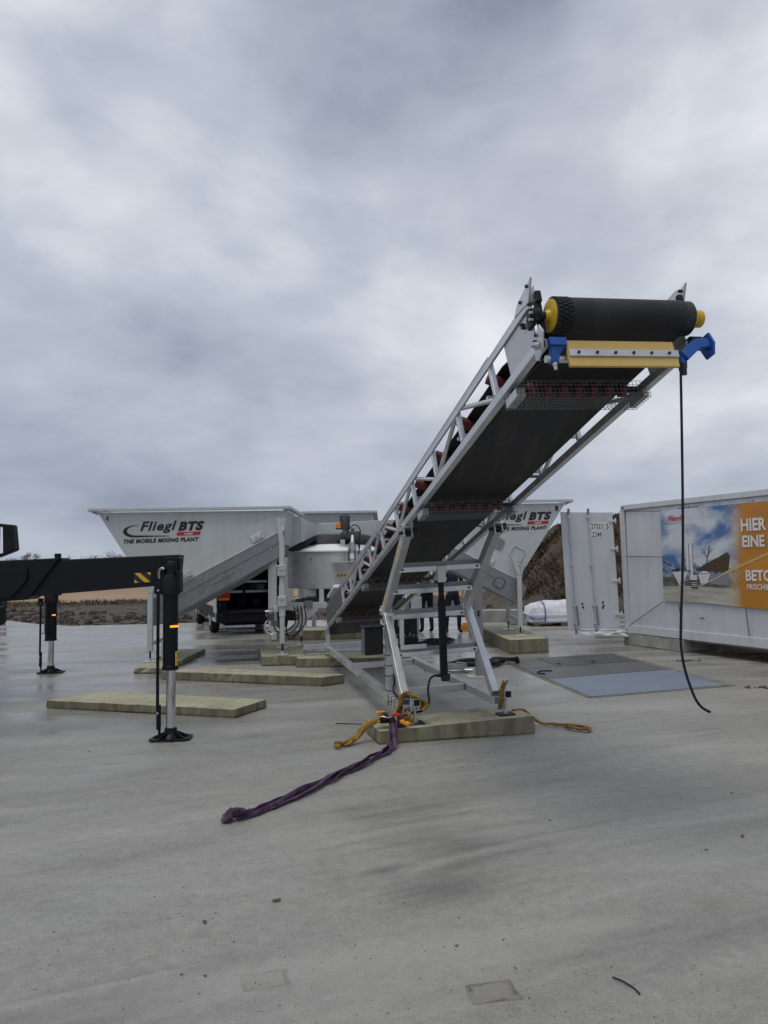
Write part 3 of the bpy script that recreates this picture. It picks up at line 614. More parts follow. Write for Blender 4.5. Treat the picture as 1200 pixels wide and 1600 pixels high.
# bracket plate left, blue arms
part('scraper_bracket', M['galv_light'], lambda m: m.prism([P(0.37, -0.022, 0.10), P(0.405, -0.022, 0.04), P(0.36, -0.022, -0.045), P(0.295, -0.022, -0.085), P(0.262, -0.022, -0.06), P(0.268, -0.022, 0.03), P(0.30, -0.022, 0.065)], cw * 0.010), bevel=0.002)
for a, b in ((0.33, 0.055), (0.305, 0.03)): part('bolt', M['bolt'], lambda m: m.cyl(P(a, -0.026, b), P(a, -0.036, b), 0.010, 8))
part('bolt', M['zinc'], lambda m: (m.cyl(P(0.33, -0.03, -0.01), P(0.33, -0.05, -0.01), 0.021, 12), m.cyl(P(0.33, -0.05, -0.01), P(0.33, -0.07, -0.01), 0.012, 8)))
part('scraper_arm', M['blue'], lambda m: (m.box(P(0.340, 0.085, 0.005), (0.045, 0.10, 0.05), cu_, cw, cn), m.prism([P(0.35, 0.04, -0.02), P(0.35, 0.125, -0.02), P(0.335, 0.095, -0.065), P(0.325, 0.085, -0.105), P(0.325, 0.045, -0.105)], cu_ * -0.04)), bevel=0.004)
part('bolt', M['zinc'], lambda m: (m.cyl(P(0.31, 0.065, -0.10), P(0.31, 0.065, -0.125), 0.014, 10), m.cyl(P(0.31, 0.065, -0.12), P(0.31, 0.065, -0.145), 0.010, 8)))
part('scraper_arm', M['blue'], lambda m: (m.beam(P(0.335, 0.855, -0.075), P(0.335, 0.955, 0.005), 0.05, 0.065, cn), m.beam(P(0.335, 0.945, 0.006), P(0.335, 1.04, 0.012), 0.05, 0.058, cn), m.prism([P(0.345, 0.84, -0.04), P(0.345, 0.885, -0.04), P(0.335, 0.87, -0.145), P(0.335, 0.84, -0.145)], cu_ * -0.045)), bevel=0.004)
part('scraper_arm', M['blue'], lambda m: m.prism([P(0.36, 1.04, 0.075), P(0.385, 1.04, 0.0), P(0.36, 1.04, -0.065), P(0.29, 1.04, -0.065), P(0.26, 1.04, 0.01), P(0.30, 1.04, 0.075)], cw * 0.014), bevel=0.002)
part('scraper_bracket', M['blackplastic'], lambda m: (m.box(P(0.25, 0.965, 0.03), (0.12, 0.02, 0.10), cu_, cw, cn), m.box(P(0.30, 0.99, 0.055), (0.05, 0.07, 0.03), cu_, cw, cn)), bevel=0.003)
# carrying idlers: three red rollers on a bracket
for i in range(12):
    s0 = -0.62 - 0.68 * i; tilt = R(32)
    fr_ = part('idler_bracket', G, lambda m: m.beam(P(s0, 0.03, 0.150), P(s0, CW - 0.03, 0.150), 0.03, 0.02, cn))
    part('idler_roller', M['red'], lambda m: m.cyl(P(s0, 0.335, 0.185), P(s0, 0.605, 0.185), 0.042, 14), fr_, smooth=True)
    part('idler_roller', M['red'], lambda m: m.cyl(P(s0, 0.325, 0.19), P(s0, 0.055, 0.30), 0.042, 14), fr_, smooth=True)
    part('idler_roller', M['red'], lambda m: m.cyl(P(s0, 0.615, 0.19), P(s0, 0.885, 0.30), 0.042, 14), fr_, smooth=True)
# return rollers in wire guards
GW = 0.925
def guard(s1, s0, depth=0.088):
    """basket hanging below the chords from s0 (tail side) to s1 (head side)"""
    r_ = part('return_roller', M['blackplastic'], lambda m: m.cyl(P((s0 + s1) / 2, 0.03, 0.008), P((s0 + s1) / 2, CW - 0.03, 0.008), 0.022, 12), smooth=True)
    for j in range(7):
        w_ = 0.16 + j * 0.105
        part('roller_disc', M['red'], lambda m: m.lathe(P((s0 + s1) / 2, w_ - 0.022, 0.005), cw * 0.044, [(0, 0.038), (0.12, 0.047), (0.88, 0.047), (1, 0.038)], 16), r_, smooth=True)
    for w_, b_ in ((0.05, 0.06), (GW - 0.025, 0.04)):
        part('guard_bracket', G, lambda m: m.box(P((s0 + s1) / 2, w_, -depth / 2 - .008), (s1 - s0 - .01, b_, depth - .03), cu_, cw, cn), bevel=0.003)
    def wires(m):
        t = 0.0022; nw = 32
        for j in range(nw + 1):
            w_ = 0.018 + (GW - 0.018) * j / nw
            for a, b in ((P(s1, w_, 0.02), P(s1, w_, -depth)), (P(s1, w_, -depth), P(s0, w_, -depth)), (P(s0, w_, -depth), P(s0, w_, 0.02))): m.beam(a, b, t, t, cw)
        for j in range(5): m.beam(P(s1, 0.012, 0.02 - (depth + .02) * j / 4), P(s1, GW, 0.02 - (depth + .02) * j / 4), t, t, cn); m.beam(P(s0, 0.012, 0.02 - (depth + .02) * j / 4), P(s0, GW, 0.02 - (depth + .02) * j / 4), t, t, cn)
        for j in range(8): s_ = s0 + (s1 - s0) * j / 7; m.beam(P(s_, 0.012, -depth), P(s_, GW, -depth), t, t, cn)
    g_ = part('wire_guard', M['galv_dull'], wires); g_['kind'] = 'stuff'
for a in (-0.13, -2.43, -5.38, -7.65): guard(a, a - 0.19)
part('side_bracket', M['black'], lambda m: m.prism([P(-0.02, CW - 0.045, 0.0), P(0.10, CW - 0.045, 0.0), P(0.06, CW - 0.045, 0.11), P(-0.02, CW - 0.045, 0.06)], cw * 0.01))
# perforated side guards and tail end
for sgn, wi in ((-1, 0.0), (1, CW)):
    def perf(m):
        for i in range(24): s_ = -7.07 - 1.55 * i / 23; m.beam(P(s_, wi, 0.07), P(s_, wi, 0.33), 0.007, 0.026, cu_)
        for j in range(8): n_ = 0.08 + 0.25 * j / 7; m.beam(P(-7.05, wi, n_), P(-8.63, wi, n_), 0.007, 0.012, cn)
    o_ = part('side_guard', M['galv_dull'], perf); o_['kind'] = 'stuff'
    part('tail_plate', M['galv_dull'], lambda m: m.prism([P(-8.35, wi - sgn * .01, 0.02), P(-8.78, wi - sgn * .01, 0.02), P(-8.78, wi - sgn * .01, 0.34), P(-8.5, wi - sgn * .01, 0.34)], cw * 0.006))
part('tail_drum', M['blackplastic'], lambda m: m.cyl(P(TAIL + .2, 0.07, 0.15), P(TAIL + .2, CW - 0.07, 0.15), 0.08, 24), smooth=True)
part('tail_cap', M['lid'], lambda m: m.box(P(-7.75, 0.0, 0.40), (0.75, 0.10, 0.05), cu_, cw, cn), bevel=0.01)
part('feed_skirt', M['belt'], lambda m: (m.prism([P(-7.8, 0.06, 0.33), P(-8.85, 0.06, 0.36), P(-8.85, 0.06, 0.52), P(-7.9, 0.06, 0.45)], cw * 0.01), m.prism([P(-8.84, 0.05, 0.52), P(-8.84, CW - .05, 0.52), P(-8.84, CW - .05, -0.1), P(-8.84, 0.05, -0.1)], cu_ * -0.01)))
# support frame
for sgn, w0 in ((-1, 0.0), (1, CW)):
    wi = 0.045 if sgn < 0 else CW - 0.01
    piv, knee, foot = Q(-3.26, wi, 2.03), Q(-4.28, wi, 1.22), Q(-3.42, wi, 0.37)
    part('upper_leg', M['galv_light'], lambda m: m.beam(piv, knee + (knee - piv).normalized() * 0.02, 0.075, 0.11, Z, True), bevel=0.005)
    part('lower_leg', G, lambda m: m.beam(knee, foot, 0.075, 0.095, Z, True), bevel=0.005)
    part('knee_joint', G, lambda m: (m.box(knee, (0.10, 0.11, 0.10), ch, cw, Z), m.cyl(knee - cw * 0.07, knee + cw * 0.07, 0.022, 12)), bevel=0.006)
    part('pivot_clamp', G, lambda m: (m.box(piv + Z * 0.06, (0.13, 0.10, 0.05), cu_, cw, cn), m.box(piv + Z * 0.005 - cw * 0.035, (0.09, 0.012, 0.12), cu_, cw, cn), m.box(piv + Z * 0.005 + cw * 0.045, (0.09, 0.012, 0.12), cu_, cw, cn)), bevel=0.003)
    part('pivot_clamp', M['bolt'], lambda m: (m.cyl(piv - cw * 0.08, piv + cw * 0.09, 0.018, 10), m.box(piv + cw * 0.075 + Z * 0.02, (0.07, 0.045, 0.06), cu_, cw, cn)), bevel=0.003)
    for dz, dh in ((0.075, 0.0), (-0.03, 0.06)):
        part('bolt', M['zinc'], lambda m: m.cyl(piv + ch * dh + cw * sgn * 0.05 + Z * dz, piv + ch * dh + cw * sgn * 0.075 + Z * dz, 0.013, 8))
    for a, b in ((0.12, 0.30), (0.80, 0.92)):
        p_, q_ = piv.lerp(knee, a), piv.lerp(knee, b)
        if sgn < 0: part('warning_strip', M['warn'], lambda m: m.beam(p_ - cw * 0.038, q_ - cw * 0.038, 0.004, 0.035, Z))
    part('base_rail', G, lambda m: m.beam(Q(-3.36, wi, 0.31), Q(-9.27, wi, 0.31), 0.08, 0.08, Z, True), bevel=0.005)
    # front foot: socket tube, screw jack and pad
    fw = w0 + (0.135 if sgn < 0 else 0.095)
    part('foot_socket', M['galv_light'], lambda m: (m.beam(Q(-3.52, fw, 0.37), Q(-3.32, fw, 0.37), 0.075, 0.075, Z, True), m.box(Q(-3.41, fw - 0.045, 0.37), (0.10, 0.03, 0.09), ch, cw, Z)), bevel=0.004)
    part('foot_socket', M['hole'], lambda m: m.box(Q(-3.345, fw, 0.37), (0.02, 0.056, 0.056), ch, cw, Z))
    jk = part('screw_jack', M['zinc'], lambda m: (m.cyl(Q(-3.41, fw, 0.165), Q(-3.41, fw, 0.33), 0.015, 14), m.cyl(Q(-3.41, fw, 0.40), Q(-3.41, fw, 0.50 if sgn > 0 else 0.44), 0.017, 14), m.cyl(Q(-3.41, fw, 0.30), Q(-3.41, fw, 0.328), 0.026, 6), m.cyl(Q(-3.41, fw, 0.165), Q(-3.41, fw, 0.20), 0.03, 14)), smooth=True)
    part('foot_pad', M['blackplastic'], lambda m: m.box(Q(-3.41, fw, 0.161), (0.15, 0.17, 0.014), ch, cw, Z), bevel=0.003)
    part('tail_upright', G, lambda m: m.beam(Q(-8.95, wi, 0.37), Q(-8.95, wi, 0.66), 0.07, 0.07, ch), bevel=0.004)
    tw = w0 + sgn * 0.30
    part('screw_jack', M['zinc'], lambda m: (m.cyl(Q(-9.22, tw, 0.16), Q(-9.22, tw, 0.42), 0.015, 12), m.cyl(Q(-9.22, tw, 0.16), Q(-9.22, tw, 0.20), 0.03, 12)), smooth=True)
    part('foot_pad', M['blackplastic'], lambda m: m.box(Q(-9.22, tw, 0.160), (0.14, 0.14, 0.012), ch, cw, Z), bevel=0.003)
part('base_cross', G, lambda m: m.beam(Q(-9.22, -0.34, 0.33), Q(-9.22, CW + 0.34, 0.31), 0.08, 0.078, Z, True), bevel=0.004)
part('base_cross', G, lambda m: m.beam(Q(-4.30, 0.06, 0.31), Q(-4.30, CW - 0.06, 0.31), 0.078, 0.078, Z), bevel=0.004)
part('base_cross', G, lambda m: m.beam(Q(-6.6, 0.06, 0.31), Q(-6.6, CW - 0.06, 0.31), 0.078, 0.078, Z), bevel=0.004)
for (h_, z_), dz in (((-3.70, 1.685), 0.10), ((-3.99, 1.45), 0.10), ((-4.25, 1.165), 0.10), ((-3.84, 0.80), 0.085)):
    cb_ = part('cross_beam', G, lambda m: m.beam(Q(h_, 0.05, z_ - dz * .22), Q(h_, CW - 0.05, z_ - dz * .22), 0.11, dz * .56, Z), bevel=0.005)
    part('beam_web', M['galv_dull'], lambda m: m.beam(Q(h_ - .035, 0.052, z_ + dz * .25), Q(h_ - .035, CW - 0.052, z_ + dz * .25), 0.035, dz * .5, Z), cb_, 0.003)  # darker steel than the flange: shade of the recess put into the colour
    for w_ in (0.09, CW - 0.09): part('bolt', M['bolt'], lambda m: m.cyl(Q(h_ + 0.05, w_, z_ - dz * .2), Q(h_ + 0.066, w_, z_ - dz * .2), 0.012, 8), cb_)
part('cross_beam', M['galv_light'], lambda m: m.beam(Q(-3.81, 0.10, 0.855), Q(-3.81, 0.37, 0.855), 0.05, 0.045, Z), bevel=0.004)
cy = part('cylinder_bracket', M['galv_light'], lambda m: m.box(Q(-3.66, 0.50, 1.60), (0.10, 0.085, 0.17), ch, cw, Z), bevel=0.004)
part('hydraulic_cylinder', M['black'], lambda m: (m.beam(Q(-3.65, 0.50, 1.34), Q(-3.66, 0.515, 0.56), 0.068, 0.068, ch), m.cyl(Q(-3.66, 0.50, 1.53), Q(-3.65, 0.50, 1.34), 0.03, 16)), bevel=0.006)
part('hydraulic_cylinder', M['bolt'], lambda m: (m.box(Q(-3.66, 0.53, 0.535), (0.07, 0.08, 0.07), ch, cw, Z), m.cyl(Q(-3.66, 0.44, 0.56), Q(-3.66, 0.58, 0.56), 0.016, 10), m.cyl(Q(-3.65, 0.43, 1.52), Q(-3.65, 0.57, 1.52), 0.016, 10)), bevel=0.004)
part('upright', G, lambda m: m.beam(Q(-4.20, 0.065, 0.37), Q(-4.20, 0.065, 1.20), 0.09, 0.09, ch), bevel=0.005)
for z_ in (0.52, 0.63, 0.74): part('cable_tie', M['black'], lambda m: m.box(Q(-4.20, 0.065, z_), (0.098, 0.098, 0.008), ch, cw, Z))
for h_ in (-3.72, -3.88, -4.02): part('cable_tie', M['black'], lambda m: m.box(Q(h_, 0.045, 0.31), (0.008, 0.088, 0.088), ch, cw, Z))
part('cable_tie', M['black'], lambda m: m.tube([Q(-3.84, 0.0, 0.31), Q(-3.77, -0.06, 0.32), Q(-3.70, -0.07, 0.30)], 0.004, 6))
bx = part('control_box', M['blackplastic'], lambda m: m.box(Q(-4.20, -0.125, 0.91), (0.20, 0.20, 0.29), ch, cw, Z), bevel=0.012)
part('box_lid', M['blackplastic'], lambda m: m.box(Q(-4.20, -0.125, 1.062), (0.23, 0.23, 0.018), ch, cw, Z), bx, 0.004)
part('box_side', M['motor'], lambda m: m.box(Q(-4.20, -0.2275, 0.91), (0.19, 0.006, 0.27), ch, cw, Z), bx, 0.002)
part('hydraulic_hose', M['black'], lambda m: m.tube(spline([Q(-3.66, 0.48, 0.57), Q(-3.68, 0.38, 0.54), Q(-3.58, 0.32, 0.44), Q(-3.48, 0.30, 0.33), Q(-3.43, 0.22, 0.27), Q(-3.43, 0.10, 0.26)], 8), 0.011, 8), smooth=True)
part('hydraulic_hose', M['black'], lambda m: m.tube(spline([Q(-4.15, 0.10, 0.82), Q(-4.13, 0.11, 0.62), Q(-4.1, 0.09, 0.47), Q(-3.95, 0.045, 0.40), Q(-3.7, 0.035, 0.37), Q(-3.52, 0.05, 0.37)], 8), 0.012, 8), smooth=True)

# cable hanging from the head end
pc = thing('hanging_cable', Q(0.33, 0.93, 0.9), 'thin black cable hanging from the conveyor head, its end curled forward', 'cable')
top = P(0.335, 0.845, -0.145)
cpts = [(1.706, 2.838), (1.697, 2.45), (1.686, 2.05), (1.672, 1.70), (1.648, 1.36), (1.645, 1.22), (1.664, 1.09), (1.708, 0.955), (1.745, 0.90), (1.79, 0.872)]
m = MB(); m.tube(spline([V((top.x - 1.706 + a - 0.018, top.y, z)) for a, z in cpts], 8), 0.0078, 8)
m.build('cable_core', M['blackplastic'], pc, smooth=True)
m = MB(); m.cyl(top + V((0, 0, 0.03)), top + V((0, 0, -0.04)), 0.016, 10); m.build('cable_gland', M['bolt'], pc, smooth=True)

# ------------------------------------------------------------------ slings
def strands(m, ctrl, n, spread, r, turns, seed, flat=0.55, lift=0.0):
    rr = random.Random(seed); path = spline(ctrl, 10); N_ = len(path)
    for j in range(n):
        ph = 2 * math.pi * j / n; ps = []
        for i, p in enumerate(path):
            t = i / (N_ - 1); d = (path[min(i + 1, N_ - 1)] - path[max(i - 1, 0)]).normalized(); sdv = d.cross(Z); sdv = sdv.normalized() if sdv.length > 1e-3 else X
            upv = sdv.cross(d); a = ph + turns * 2 * math.pi * t
            q_ = p + sdv * (spread * math.cos(a)) + upv * (spread * 0.5 * math.sin(a)) + V((noise.noise(p * 6 + V((seed, j, 0))), noise.noise(p * 6 + V((j, seed, 4))), 0)) * spread * 0.8
            q_.z += lift; ps.append(q_)
        m.tube(ps, lambda t: r * (0.75 + 0.5 * noise.noise(V((t * 9, seed, j)))) , 8, flat=flat)
bt = 0.16
sl = MB(); strands(sl, [Q(-3.36, 0.0, bt + .07), Q(-3.30, -0.03, bt + .03), (0.06, 7.36, bt + .02), (0.045, 7.22, 0.09), (0.02, 7.10, 0.03), (-0.04, 6.90, 0.024), (-0.19, 6.62, 0.024), (-0.36, 6.30, 0.022), (-0.55, 5.95, 0.022), (-0.74, 5.60, 0.022), (-0.90, 5.37, 0.024), (-1.02, 5.23, 0.026)], 4, 0.034, 0.030, 2.2, 11, flat=0.38)
po = sl.build('purple_sling', M['sling_p'], smooth=True); tag(po, 'long twisted muddy purple lifting sling trailing over the concrete', 'sling')
sl = MB(); strands(sl, [(-0.96, 5.29, 0.03), (-1.02, 5.235, 0.05), (-1.075, 5.215, 0.045), (-1.09, 5.20, 0.03), (-1.06, 5.20, 0.03)], 4, 0.028, 0.026, 1, 12, flat=0.4); sl.build('sling_end', M['sling_p'], po, smooth=True)
# yellow sling round the left foot
sl = MB()
lf = Q(-3.42, 0.07, 0.34)
for j in range(5):
    a0 = -0.05 + 0.022 * j; lo_ = 0.185 + 0.02 * (j % 3)
    strands(sl, [lf + ch * (a0 - .02) + cw * -0.075 + V((0, 0, lo_ - .36)), lf + ch * a0 + cw * (-0.085 - .008 * j) + V((0, 0, -.06)), lf + ch * a0 + cw * -0.06 + V((0, 0, .085)), lf + ch * (a0 + .02) + cw * 0.0 + V((0, 0, .115)), lf + ch * (a0 + .05) + cw * (0.075 + .012 * j) + V((0, 0, .085 - .01 * j)), lf + ch * (a0 + .06) + cw * (0.14 + .006 * j) + V((0, 0, .0)), lf + ch * (a0 + .06) + cw * (0.12) + V((0, 0, -.045))], 2, 0.016, 0.021, 0.9, 20 + j)
for j in range(4): strands(sl, [lf + cw * (-.07 + .02 * j) + ch * (.01 * j) + V((0, 0, -.04)), lf + cw * (-.085 + .03 * j) + ch * .05 + V((0, 0, -.13)), lf + cw * (-.03 + .015 * j) + ch * .07 + V((0, 0, -.175)), lf + cw * (.0) + ch * .05 + V((0, 0, -.18))], 2, 0.015, 0.020, 0.8, 30 + j)
ys_ = sl.build('yellow_sling', M['sling_y'], smooth=True); tag(ys_, 'muddy yellow sling knotted around the left front foot, its tail hanging off the block', 'sling')
sl = MB(); strands(sl, [lf + cw * -.12 + ch * .06 + V((0, 0, -.15)), (0.02, 7.44, bt + .06), (-0.10, 7.42, bt + .045), (-0.20, 7.42, 0.15), (-0.28, 7.36, 0.07), (-0.36, 7.30, 0.035), (-0.43, 7.22, 0.03)], 4, 0.026, 0.021, 1.1, 15); sl.build('sling_tail', M['sling_y'], ys_, smooth=True)
sl = MB(); strands(sl, [(-0.43, 7.22, 0.035), (-0.47, 7.19, 0.05), (-0.475, 7.15, 0.03), (-0.44, 7.16, 0.03)], 3, 0.014, 0.018, 1, 16); sl.build('sling_tail', M['sling_y'], ys_, smooth=True)
# ratchet lever and hooks on the block
rt = thing('ratchet_tensioner', (0.03, 7.42, bt), 'black ratchet tensioner with red handle and orange end blocks lying on the block corner', 'ratchet')
c_ = V((0.0, 7.42, bt + 0.05))
m = MB(); m.box(c_ + V((0.0, 0, 0.0)), (0.15, 0.07, 0.055), V((.94, .34, 0)), V((-.34, .94, 0)), Z); m.lathe(c_ + V((-.02, -.06, 0.03)), V((0.0, .12, 0)), [(0, .028), (.2, .036), (.8, .036), (1, .028)], 16); m.box(c_ + V((.05, -.05, -.01)), (0.06, 0.05, 0.07)); m.build('ratchet_body', M['blackplastic'], rt, 0.006)
m = MB(); m.tube(spline([c_ + V((.03, -.03, .045)), c_ + V((.075, -.03, .06)), c_ + V((.12, -.01, .045)), c_ + V((.11, .03, .02))], 5), 0.014, 8); m.build('handle', M['redplastic'], rt, smooth=True)
m = MB(); m.box(c_ + V((-.06, .09, .045)), (0.085, 0.045, 0.04), V((.94, .34, 0)), V((-.34, .94, 0)), Z); m.build('end_block', M['orange'], rt, 0.006)
m = MB(); m.box(c_ + V((.175, -.075, -.015)), (0.10, 0.055, 0.03), V((.75, -.62, -.22)).normalized(), V((.62, .78, 0)).normalized(), V((.17, -.13, .97)).normalized()); m.build('end_block', M['orange'], rt, 0.006)
m = MB(); m.cyl(c_ + V((.175, -.075, .004)), c_ + V((.178, -.077, .006)), 0.012, 10); m.build('end_hole', M['bolt'], rt)
m = MB(); m.tube(spline([c_ + V((-.09, 0, 0)), c_ + V((-.05, -.05, .04)), c_ + V((.02, -.055, .03)), c_ + V((.08, .0, .05))], 5), 0.008, 8); m.build('metal_bail', M['zinc'], rt, smooth=True)
# right foot sling and loose loop
rf = Q(-3.42, CW + 0.04, 0.36)
sl = MB()
for j in range(4): strands(sl, [rf + cw * (.05 + .01 * j) + V((0, 0, .13)), rf + cw * (-.0 + .005 * j) + ch * .05 + V((0, 0, .06)), rf + cw * (-.02 + .01 * j) + ch * .06 + V((0, 0, -.04)), rf + cw * (-.03 + .013 * j) + ch * .05 + V((0, 0, -.14))], 2, 0.009, 0.014, 0.4, 40 + j)
tag(sl.build('brown_sling', M['sling_b'], smooth=True), 'short brown sling end wrapped over the right front foot of the conveyor', 'sling')
sl = MB(); strands(sl, [(1.30, 7.90, 0.185), (1.42, 7.99, 0.175), (1.52, 8.03, 0.09), (1.62, 8.02, 0.03), (1.72, 7.97, 0.028), (1.80, 7.95, 0.028), (1.90, 7.93, 0.028), (2.00, 7.86, 0.028), (2.045, 7.77, 0.028), (2.02, 7.70, 0.028), (1.96, 7.70, 0.028), (1.90, 7.78, 0.028), (1.83, 7.90, 0.03)], 3, 0.016, 0.0155, 2.0, 17)
tag(sl.build('loose_sling_loop', M['sling_b'], smooth=True), 'loose brown-yellow sling loop lying on the concrete right of the block', 'sling')
# ------------------------------------------------------------------ hoppers of the mixing plant
W_ = M['white']
def hopper(mx, ox, oy, oz, number, label, leg_z, hatches=False):
    """Aggregate hopper with inclined dosing belt. Local: X from the outer top corner inwards, Y into depth, Zr from the top edge down."""
    def H(x, y, z): return V((ox + mx * x, oy + y, oz + z))
    root = thing('aggregate_hopper', H(1.6, 1.0, leg_z), label, 'hopper', 'white aggregate hoppers of the mixing plant')
    def pt(name, mat, fn, parent=None, bevel=0.0, smooth=False): m = MB(); fn(m); return m.build(name, mat, parent or root, bevel, smooth)
    D = 2.1
    a = [(0, 0), (3.31, 0), (3.27, -0.13), (3.03, -0.126), (1.45, -0.976), (0.92, -1.262), (0.818, -1.262)]
    fw_ = pt('front_wall', W_, lambda m: m.prism([H(x, 0, z) for x, z in a], (0, 0.02, 0)), bevel=0.002)
    pt('back_wall', W_, lambda m: m.prism([H(x, D, z) for x, z in a], (0, 0.02, 0)))
    pt('end_wall', W_, lambda m: m.prism([H(0, 0.02, 0), H(0.95, 0.02, -1.467), H(0.95, D, -1.467), H(0, D, 0)], V((mx * 0.02, 0, 0))))
    pt('end_wall', W_, lambda m: m.prism([H(3.31, 0.02, 0), H(3.26, 0.02, -0.6), H(3.20, D, -0.6), H(3.25, D, 0)], V((-mx * 0.02, 0, 0))))
    pt('hopper_floor', M['galv_dull'], lambda m: m.prism([H(0.95, 0.1, -1.40), H(3.0, 0.1, -0.35), H(3.0, D - .1, -0.35), H(0.95, D - .1, -1.40)], (0, 0, -0.02)))
    for p_, q_ in ((H(-0.135, -0.06, 0.045), H(3.375, -0.06, 0.045)), (H(-0.135, D + .08, 0.045), H(3.375, D + .08, 0.045)), (H(-0.10, -0.058, 0.043), H(-0.10, D + .08, 0.043)), (H(3.34, -0.058, 0.043), H(3.34, D + .08, 0.043))):
        pt('rim', W_, lambda m: m.beam(p_, q_, 0.10, 0.05, Z), bevel=0.004)
    pt('rim', W_, lambda m: m.prism([H(-0.13, -.01, 0.02), H(0, -.01, -0.045), H(0.0, -.01, 0.02)], (0, 0.02, 0)))
    pt('rim', W_, lambda m: m.prism([H(3.37, -.01, 0.02), H(3.29, -.01, -0.09), H(3.25, -.01, 0.02)], (0, 0.02, 0)))
    pt('side_cover', W_, lambda m: m.prism([H(3.03, -0.03, -0.126), H(3.20, -0.03, -0.10), H(3.22, -0.03, -0.30), H(3.13, -0.03, -0.397), H(1.486, -0.03, -1.244), H(0.92, -0.03, -1.53), H(0.86, -0.03, -1.27), H(0.92, -0.03, -1.262), H(1.45, -0.03, -0.976)], (0, 0.03, 0)), bevel=0.003)
    tr = pt('belt_trough', M['galv_dull'], lambda m: m.prism([H(3.13, -0.045, -0.40), H(3.215, -0.045, -0.35), H(3.205, -0.045, -0.78), H(2.42, -0.045, -1.257), H(1.421, -0.045, -1.774), H(0.96, -0.045, -1.99), H(0.82, -0.045, -1.665), H(0.92, -0.045, -1.535), H(1.486, -0.045, -1.247)], (0, 1.1, 0)), bevel=0.004)
    dr = V((mx * 0.888, 0, 0.459))
    for t0, t1, off in ((0.25, 2.2, -0.16), (0.9, 1.35, -0.27)):
        p_ = H(1.2, -0.052, -1.40) + V((0, 0, off - 0.02)); pt('stiffening_rib', M['galv_dull'], lambda m: m.beam(p_ + dr * t0, p_ + dr * t1, 0.014, 0.012, Z), tr, 0.003)
    pt('lower_edge', M['galv_dull'], lambda m: m.beam(H(3.2, -0.055, -0.79), H(0.96, -0.055, -1.985), 0.02, 0.03, Z), tr, 0.002)
    pt('cover_flange', M['galv'], lambda m: m.beam(H(3.16, -0.04, -0.385), H(0.90, -0.04, -1.55), 0.03, 0.014, Z), tr, 0.002)
    for k in range(7): 
        q_ = H(1.35 + 0.28 * k, -0.045, -1.56 + 0.148 * k)
        pt('bolt', M['zinc'], lambda m: m.cyl(q_, q_ - Y * 0.014, 0.014, 8), tr)
    for cx, cz in ((2.80, -0.455), (1.56, -1.10)):
        lt = pt('toggle_latch', M['galv'], lambda m: (m.beam(H(cx - .10, -0.05, cz - 0.06), H(cx + .10, -0.05, cz + 0.045), 0.02, 0.13, Z)), bevel=0.008)
        pt('latch_lever', M['galv_light'], lambda m: (m.tube([H(cx - .05, -0.08, cz - .06), H(cx + .08, -0.09, cz - .005), H(cx + .07, -0.09, cz + .075)], 0.012, 6), m.box(H(cx - .02, -0.075, cz), (0.06, 0.03, 0.04))), lt)
    # outer pair of legs on screw feet
    for y0, big in ((-0.17, True), (1.25, False)):
        lx = 0.985
        pt('leg', W_, lambda m: m.beam(H(lx, y0, -1.40 - .02), H(lx, y0, leg_z - oz + 0.19), 0.085, 0.085, Y), bevel=0.004)
        pt('leg', W_, lambda m: m.prism([H(lx - 0.0425, y0 - .0425, -1.40), H(lx + 0.0425, y0 - .0425, -1.40), H(lx + 0.0425 + .11, y0 - .0425, -1.06), H(lx + .07, y0 - .0425, -1.06)], (0, 0.085, 0)), bevel=0.004)
        pt('foot_screw', M['bolt'], lambda m: m.cyl(H(lx, y0, leg_z - oz + 0.02), H(lx, y0, leg_z - oz + 0.22), 0.016, 10), smooth=True)
        pt('foot_plate', M['galv_light'], lambda m: (m.box(H(lx, y0, leg_z - oz + 0.012), (0.24, 0.2, 0.018)), m.cyl(H(lx, y0, leg_z - oz + 0.02), H(lx, y0, leg_z - oz + 0.06), 0.03, 10)), bevel=0.003)
    pt('leg_brace', W_, lambda m: m.beam(H(0.985, -0.13, leg_z - oz + 0.31), H(0.985, 1.21, leg_z - oz + 0.31), 0.05, 0.07, Z), bevel=0.004)
    pt('leg_brace', W_, lambda m: m.beam(H(0.985, -0.13, -1.2), H(0.985, 1.21, -1.2), 0.06, 0.06, Z), bevel=0.004)
    # lettering, always reading left to right on the camera side
    xl = (lambda x: H(x, -0.001, 0).x) if mx > 0 else None
    off = V((0, -0.0, 0)); tx = 0.455 if mx > 0 else 0.31   # distance of the block from the outer edge
    lw = 1.31
    x0 = ox + mx * tx if mx > 0 else ox - 0.38 - lw
    def TL(u_, v_): return V((x0 + u_, oy - 0.002, oz + v_ + 0.02 * u_))
    xd = V((1, 0, 0.02)).normalized()
    for s_, a_, b_, w_, h_, sh, bo, mt in (('Fliegl', 0.29, -0.385, 0.64, 0.215, 0.28, 0.03, 'txt'), ('BTS', 0.95, -0.355, 0.46, 0.165, 0.28, 0.06, 'txt'), ('THE MOBILE MIXING PLANT', 0.0, -0.545, 1.32, 0.075, 0.25, 0.05, 'txt')):
        text(s_, 'lettering', M[mt], fw_, TL(a_, b_), xd, Z, w_, h_, sh, bo, space=1.12)
    m = MB(); m.add([TL(u_, v_) - Y * 0.003 for u_, v_ in ((0.925, -0.435), (1.335, -0.435), (1.35, -0.375), (0.94, -0.375))], [(0, 1, 2, 3)]); m.build('red_bar', M['txtred'], fw_)
    text('1000', 'lettering', M['txtwhite'], fw_, TL(1.06, -0.424) - Y * 0.003, xd, Z, 0.15, 0.032, 0.25, 0.03, 0.002)
    # crescent swoosh of the emblem
    up_, lo_ = [], []
